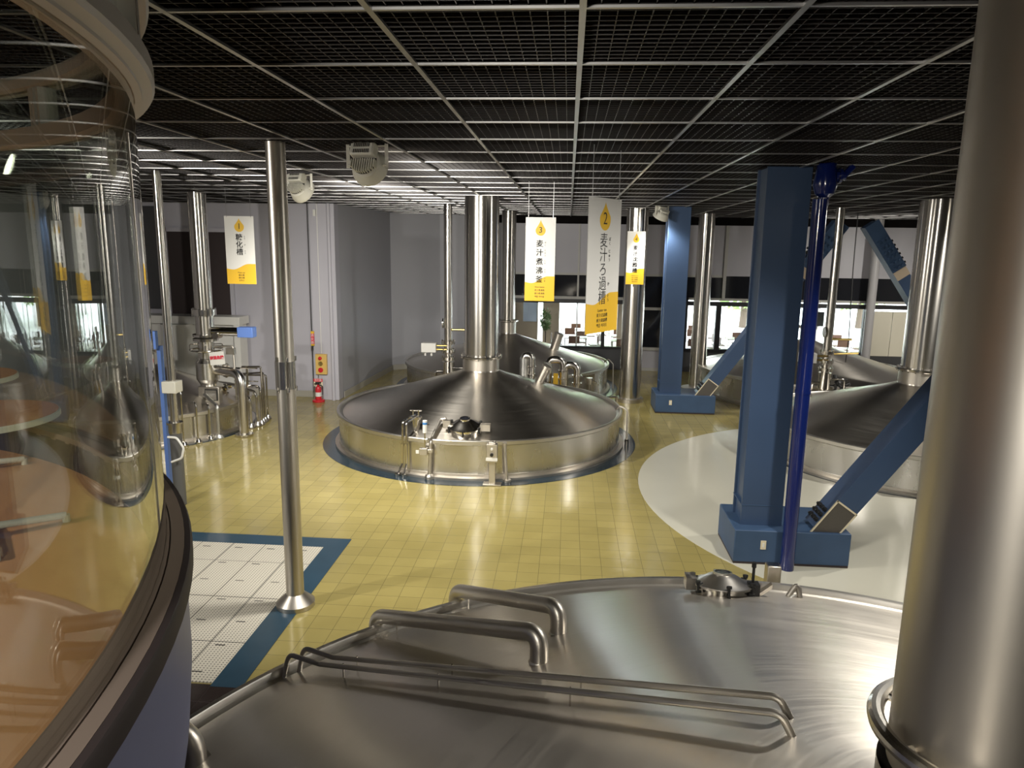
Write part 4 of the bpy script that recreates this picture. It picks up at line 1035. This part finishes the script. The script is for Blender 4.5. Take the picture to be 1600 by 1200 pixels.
bm = BM(); box(bm, (-6.56, 18.185, .46), (-6.42, 18.215, .49)); box(bm, (-6.53, 18.185, .50), (-6.38, 18.215, .525)); tube(bm, [(-6.43, 18.2, .45), (-6.33, 18.18, .42), (-6.33, 18.15, .2)], .012, 8, .05); T.part('valve_head', bm, M_BLACK)
bm = BM()
for s_ in (-.11, .11): tube(bm, [(-6.46 + s_, 18.2, .05), (-6.46 + s_, 18.2, .40), (-6.46, 18.25, .56)], .010, 8, .05)
cyl(bm, (-6.46, 18.25, .05), (-6.46, 18.25, .7), .016, 8); sp = T.part('stand_frame', bm, M_CHROME)
bm = BM(); box(bm, (-6.585, 18.22, .40), (-6.345, 18.235, .61)); T.part('sign_plate', bm, M_CREAM, sp)
bm = BM(); box(bm, (-6.585, 18.213, .53), (-6.345, 18.219, .61)); T.part('sign_header', bm, M_REDINK, sp)
bm = BM(); text_into(bm, '消火器', Matrix.Translation((-6.465, 18.211, .57)) @ Matrix.Rotation(PI / 2, 4, 'X'), .065, .002); T.part('lettering', bm, M_WHITE, sp, smooth=False)
T = Thing('wall_sign', 'small vertical red sign with yellow ends beside the thin dark cable', 'sign', (-6.64, 18.40, 1.46))
bm = BM(); box(bm, (-6.67, 18.37, 1.46), (-6.59, 18.41, 1.84)); T.part('board', bm, M_REDINK, smooth=False)
bm = BM(); box(bm, (-6.672, 18.365, 1.78), (-6.588, 18.412, 1.84)); box(bm, (-6.672, 18.365, 1.46), (-6.588, 18.412, 1.50)); T.part('yellow_end', bm, M_YELLOW, smooth=False)
bm = BM()
for k, ch in enumerate('消火器'): text_into(bm, ch, Matrix.Translation((-6.63, 18.366, 1.73 - .095 * k)) @ Matrix.Rotation(PI / 2, 4, 'X'), .085, .002)
T.part('lettering', bm, M_WHITE, smooth=False)

# ================================================================== CURVED GLASS BOOTH
BC = (-5.0, .83, 0)
bm = BM(); lathe(bm, [(3.865, 2.88), (3.865, 4.97), (3.853, 4.97), (3.853, 2.88), (3.865, 2.88)], BC, 160); struct('window_6', bm, M_GLASS)
bm = BM(); lathe(bm, [(3.80, 2.86), (3.80, 2.905), (3.872, 2.905), (3.872, 2.895), (3.878, 2.895), (3.878, 2.905), (3.928, 2.905), (3.928, 2.86)], BC, 160); struct('trim_14', bm, M_SILL)
bm = BM(); lathe(bm, [(3.925, 2.90), (3.930, 2.905), (3.950, 2.90), (3.957, 2.885), (3.957, 2.82), (3.91, 2.80)], BC, 160); struct('trim_15', bm, M_BROWN)
bm = BM(); lathe(bm, [(3.925, 2.86), (3.925, 2.40), (3.90, 2.14), (3.80, 1.78), (3.60, 1.52), (3.2, 1.42), (1.0, 1.40), (1.0, 0.0)], BC, 160); struct('wall_booth', bm, M_BOOTH)
bm = BM(); lathe(bm, [(0, 2.70), (3.84, 2.70), (3.84, 2.66), (0, 2.66)], BC, 96); struct('floor_booth', bm, M_WOOD)
bm = BM(); lathe(bm, [(3.80, 2.70), (3.83, 2.70), (3.83, 2.87), (3.80, 2.87), (3.80, 2.70)], BC, 128); struct('baseboard_booth', bm, M_BROWN)
bm = BM(); lathe(bm, [(3.80, 4.645), (3.80, 4.735), (3.85, 4.745), (3.868, 4.745), (3.868, 4.735), (3.93, 4.735), (3.94, 4.725), (3.94, 4.67), (3.93, 4.655), (3.895, 4.645), (3.893, 4.635), (3.868, 4.63), (3.866, 4.64), (3.852, 4.64), (3.85, 4.63), (3.815, 4.632), (3.80, 4.645)], BC, 160); struct('trim_16', bm, M_RING)
bm = BM(); lathe(bm, [(3.80, 4.95), (3.80, 5.0), (3.83, 5.005), (3.83, 5.03), (3.93, 5.03), (3.94, 5.02), (3.94, 4.96), (3.93, 4.945), (3.88, 4.945), (3.878, 4.955), (3.84, 4.955), (3.838, 4.945), (3.81, 4.945), (3.80, 4.95)], BC, 160); struct('trim_17', bm, M_RING)
bm = BM()
for k in range(-5, 6):
    a = math.radians(25 + 34.4 * k); u = Vector((math.cos(a), math.sin(a), 0)); t = Vector((-u.y, u.x, 0)); o = Vector(BC) + u * 3.815 + Vector((0, 0, 4.74))
    for j in (-.06, .0, .035): obox(bm, o + t * j, t * .025, u * .10, (0, 0, .21))
struct('trim_18', bm, M_RING, False)
def booth_table(x, y, z, r, label):
    T = Thing('round_table', label, 'table', (x, y, 2.7), 'round tables inside the glass booth')
    bm = BM(); lathe(bm, [(0, z), (r - .006, z), (r - .006, z - .002)], (x, y, 0), 64); T.part('table_top', bm, M_TABLE)
    bm = BM(); lathe(bm, [(r - .006, z), (r, z - .004), (r, z - .028), (r - .01, z - .03), (0, z - .03)], (x, y, 0), 64); T.part('edge_band', bm, M_TEDGE)
    bm = BM(); cyl(bm, (x, y, 2.74), (x, y, z - .03), .03, 20); lathe(bm, [(.03, z - .05), (.1, z - .03)], (x, y, 0), 20); T.part('pedestal', bm, M_CHROME)
    for k in range(4):
        a = math.radians(46 + 90 * k); e = (x + .33 * math.cos(a), y + .33 * math.sin(a), 2.735)
        bm = BM(); cyl(bm, (x, y, 2.755), e, .018, 12); cyl(bm, (e[0], e[1], 2.701), (e[0], e[1], 2.74), .018, 10); T.part('foot', bm, M_HOUSING)
booth_table(-2.72, 3.04, 3.30, .35, 'round tan table inside the curved glass, the nearer one')
booth_table(-3.62, 3.91, 3.30, .35, 'round tan table inside the curved glass, the farther one')

# ================================================================== CAFE FURNITURE
def make_chair(label):
    T = Thing('cafe_chair', label, 'chair', (0, 0, 0), 'brown chairs in the cafe behind the glass')
    bm = BM(); box(bm, (-.22, -.22, .43), (.22, .22, .47)); T.part('seat', bm, M_CHAIR, bevel=.01)
    bm = BM(); box(bm, (-.21, .19, .58), (.21, .22, .86)); T.part('backrest', bm, M_CHAIR, bevel=.01)
    for sx in (-.2, .2):
        bm = BM(); tube(bm, [(sx, -.2, 0.002), (sx, -.2, .44)], .012, 8); T.part('leg', bm, M_CHROME)
        bm = BM(); tube(bm, [(sx, .22, 0.002), (sx, .2, .44), (sx, .21, .84)], .012, 8); T.part('leg', bm, M_CHROME)
    return T.o
def make_table(label):
    T = Thing('cafe_table', label, 'table', (0, 0, 0), 'white tables in the cafe behind the glass')
    bm = BM(); box(bm, (-.45, -.35, .70), (.45, .35, .73)); T.part('table_top', bm, M_CTABLE, bevel=.006)
    for sx in (-.4, .4):
        for sy in (-.3, .3):
            bm = BM(); cyl(bm, (sx, sy, 0.002), (sx, sy, .70), .018, 8); T.part('leg', bm, M_CHROME)
    return T.o
ch0 = make_chair('brown cafe chair seen through the back windows'); tb0 = make_table('white cafe table seen through the back windows')
uc = ut = True
NP = ['left window, nearest', 'left window, right of nearest', 'left window, far row', 'left window, far row right', 'window beside far blue column', 'window beside far blue column, second', 'window beside far blue column, far row', 'right window by cream doors', 'right window, left of cream doors']
spots = [(.35, 27.6), (2.1, 27.0), (.2, 30.4), (2.2, 30.8), (4.8, 27.6), (6.6, 28.4), (5.2, 30.8), (10.4, 28.4), (8.4, 28.8)]
for i, (x, y) in enumerate(spots):
    t = tb0 if ut else copy_tree(tb0); ut = False
    t.location = (x, y, 0); t['label'] = 'white cafe table behind the glass: ' + NP[i]
    for k, (dx, dy, rz) in enumerate(((-.1, -.62, PI), (.22, .66, 0), (-.72, .05, PI / 2), (.74, -.05, -PI / 2))):
        c = ch0 if uc else copy_tree(ch0); uc = False
        c.location = (x + dx, y + dy, 0); c.rotation_euler = (0, 0, rz + random.uniform(-.2, .2))
        c['label'] = 'brown chair, %s side of cafe table: %s' % (('near', 'far', 'left', 'right')[k], NP[i])
# plant, poster, sign
T = Thing('potted_plant', 'leafy potted tree inside the cafe against the beige pillar', 'plant', (-.78, 26.9, 0))
bm = BM(); lathe(bm, [(.16, .002), (.2, .4), (.17, .4), (.15, .36), (0, .36)], (-.78, 26.9, 0), 24); T.part('pot', bm, M_WHITE)
bm = BM(); cyl(bm, (-.78, 26.9, .36), (-.78, 26.9, 1.0), .025, 8); T.part('stem', bm, M_BARK)
def leaves(bm, c, R, n, s):
    for k in range(n):
        while True:
            d = Vector((random.uniform(-1, 1), random.uniform(-1, 1), random.uniform(-1, 1)))
            if d.length < 1: break
        p = Vector(c) + Vector((d.x * R[0], d.y * R[1], d.z * R[2]))
        u = Vector((random.uniform(-1, 1), random.uniform(-1, 1), random.uniform(-1, 1))).normalized(); v = u.orthogonal().normalized()
        l = s * random.uniform(.7, 1.3)
        bm.faces.new([bm.verts.new(p), bm.verts.new(p + u * l * .5 + v * l * .22), bm.verts.new(p + u * l), bm.verts.new(p + u * l * .5 - v * l * .22)])
bm = BM(); leaves(bm, (-.78, 26.9, 1.42), (.2, .2, .42), 420, .11); T.part('foliage', bm, M_LEAF, smooth=False)
bm = BM(); box(bm, (-1.72, 28.4, 1.2), (-1.18, 28.44, 2.1)); mesh_thing('notice_board', bm, M_POSTER, 'pale blue notice board in the cafe left of the potted tree', 'board', (-1.45, 28.4, 1.2))
bm = BM(); box(bm, (2.75, 28.14, 1.75), (3.0, 28.19, 1.95)); mesh_thing('cafe_sign', bm, M_WHITE, 'small white sign on the beige cafe wall by the stainless column', 'sign', (2.85, 28.15, 1.75))
bm = BM(); box(bm, (-2.25, 28.45, 1.0), (-2.1, 28.55, 2.0)); mesh_thing('standing_screen', bm, M_BLACK, 'narrow black panel in the cafe left of the notice board', 'screen', (-2.18, 28.5, 1.0))
bm = BM(); box(bm, (8.45, 26.0, 1.50), (8.95, 26.06, 2.0)); cyl(bm, (8.7, 26.03, 2.0), (8.7, 26.03, 3.0), .02, 8); mesh_thing('display_screen', bm, M_BLACK, 'black screen hanging in the cafe by the right valve pipe', 'screen', (8.7, 26.03, 3.0))
# trees outside
for i, (x, y, h, r, lab) in enumerate(((-3.5, 40, 7, 2.8, 'leftmost leafy tree outside the cafe'), (3.0, 47, 7, 3.0, 'leafy tree outside behind the far blue column'), (9.5, 40, 6.5, 2.6, 'leafy tree outside behind the right valve pipe'), (16.0, 41, 7, 3, 'leafy tree outside at far right'), (23.5, 45, 8, 3.4, 'leafy tree farthest right outside'))):
    T = Thing('tree', lab, 'tree', (x, y, -.05), 'trees outside the cafe')
    bm = BM(); tube(bm, [(x, y, -.05), (x + .1, y, h * .5), (x, y, h * .75)], [.2, .14, .06], 10); T.part('trunk', bm, M_BARK)
    bm = BM(); leaves(bm, (x, y, h * .55), (r, r, h * .42), 1500, .55); T.part('crown', bm, M_TREE, smooth=False)
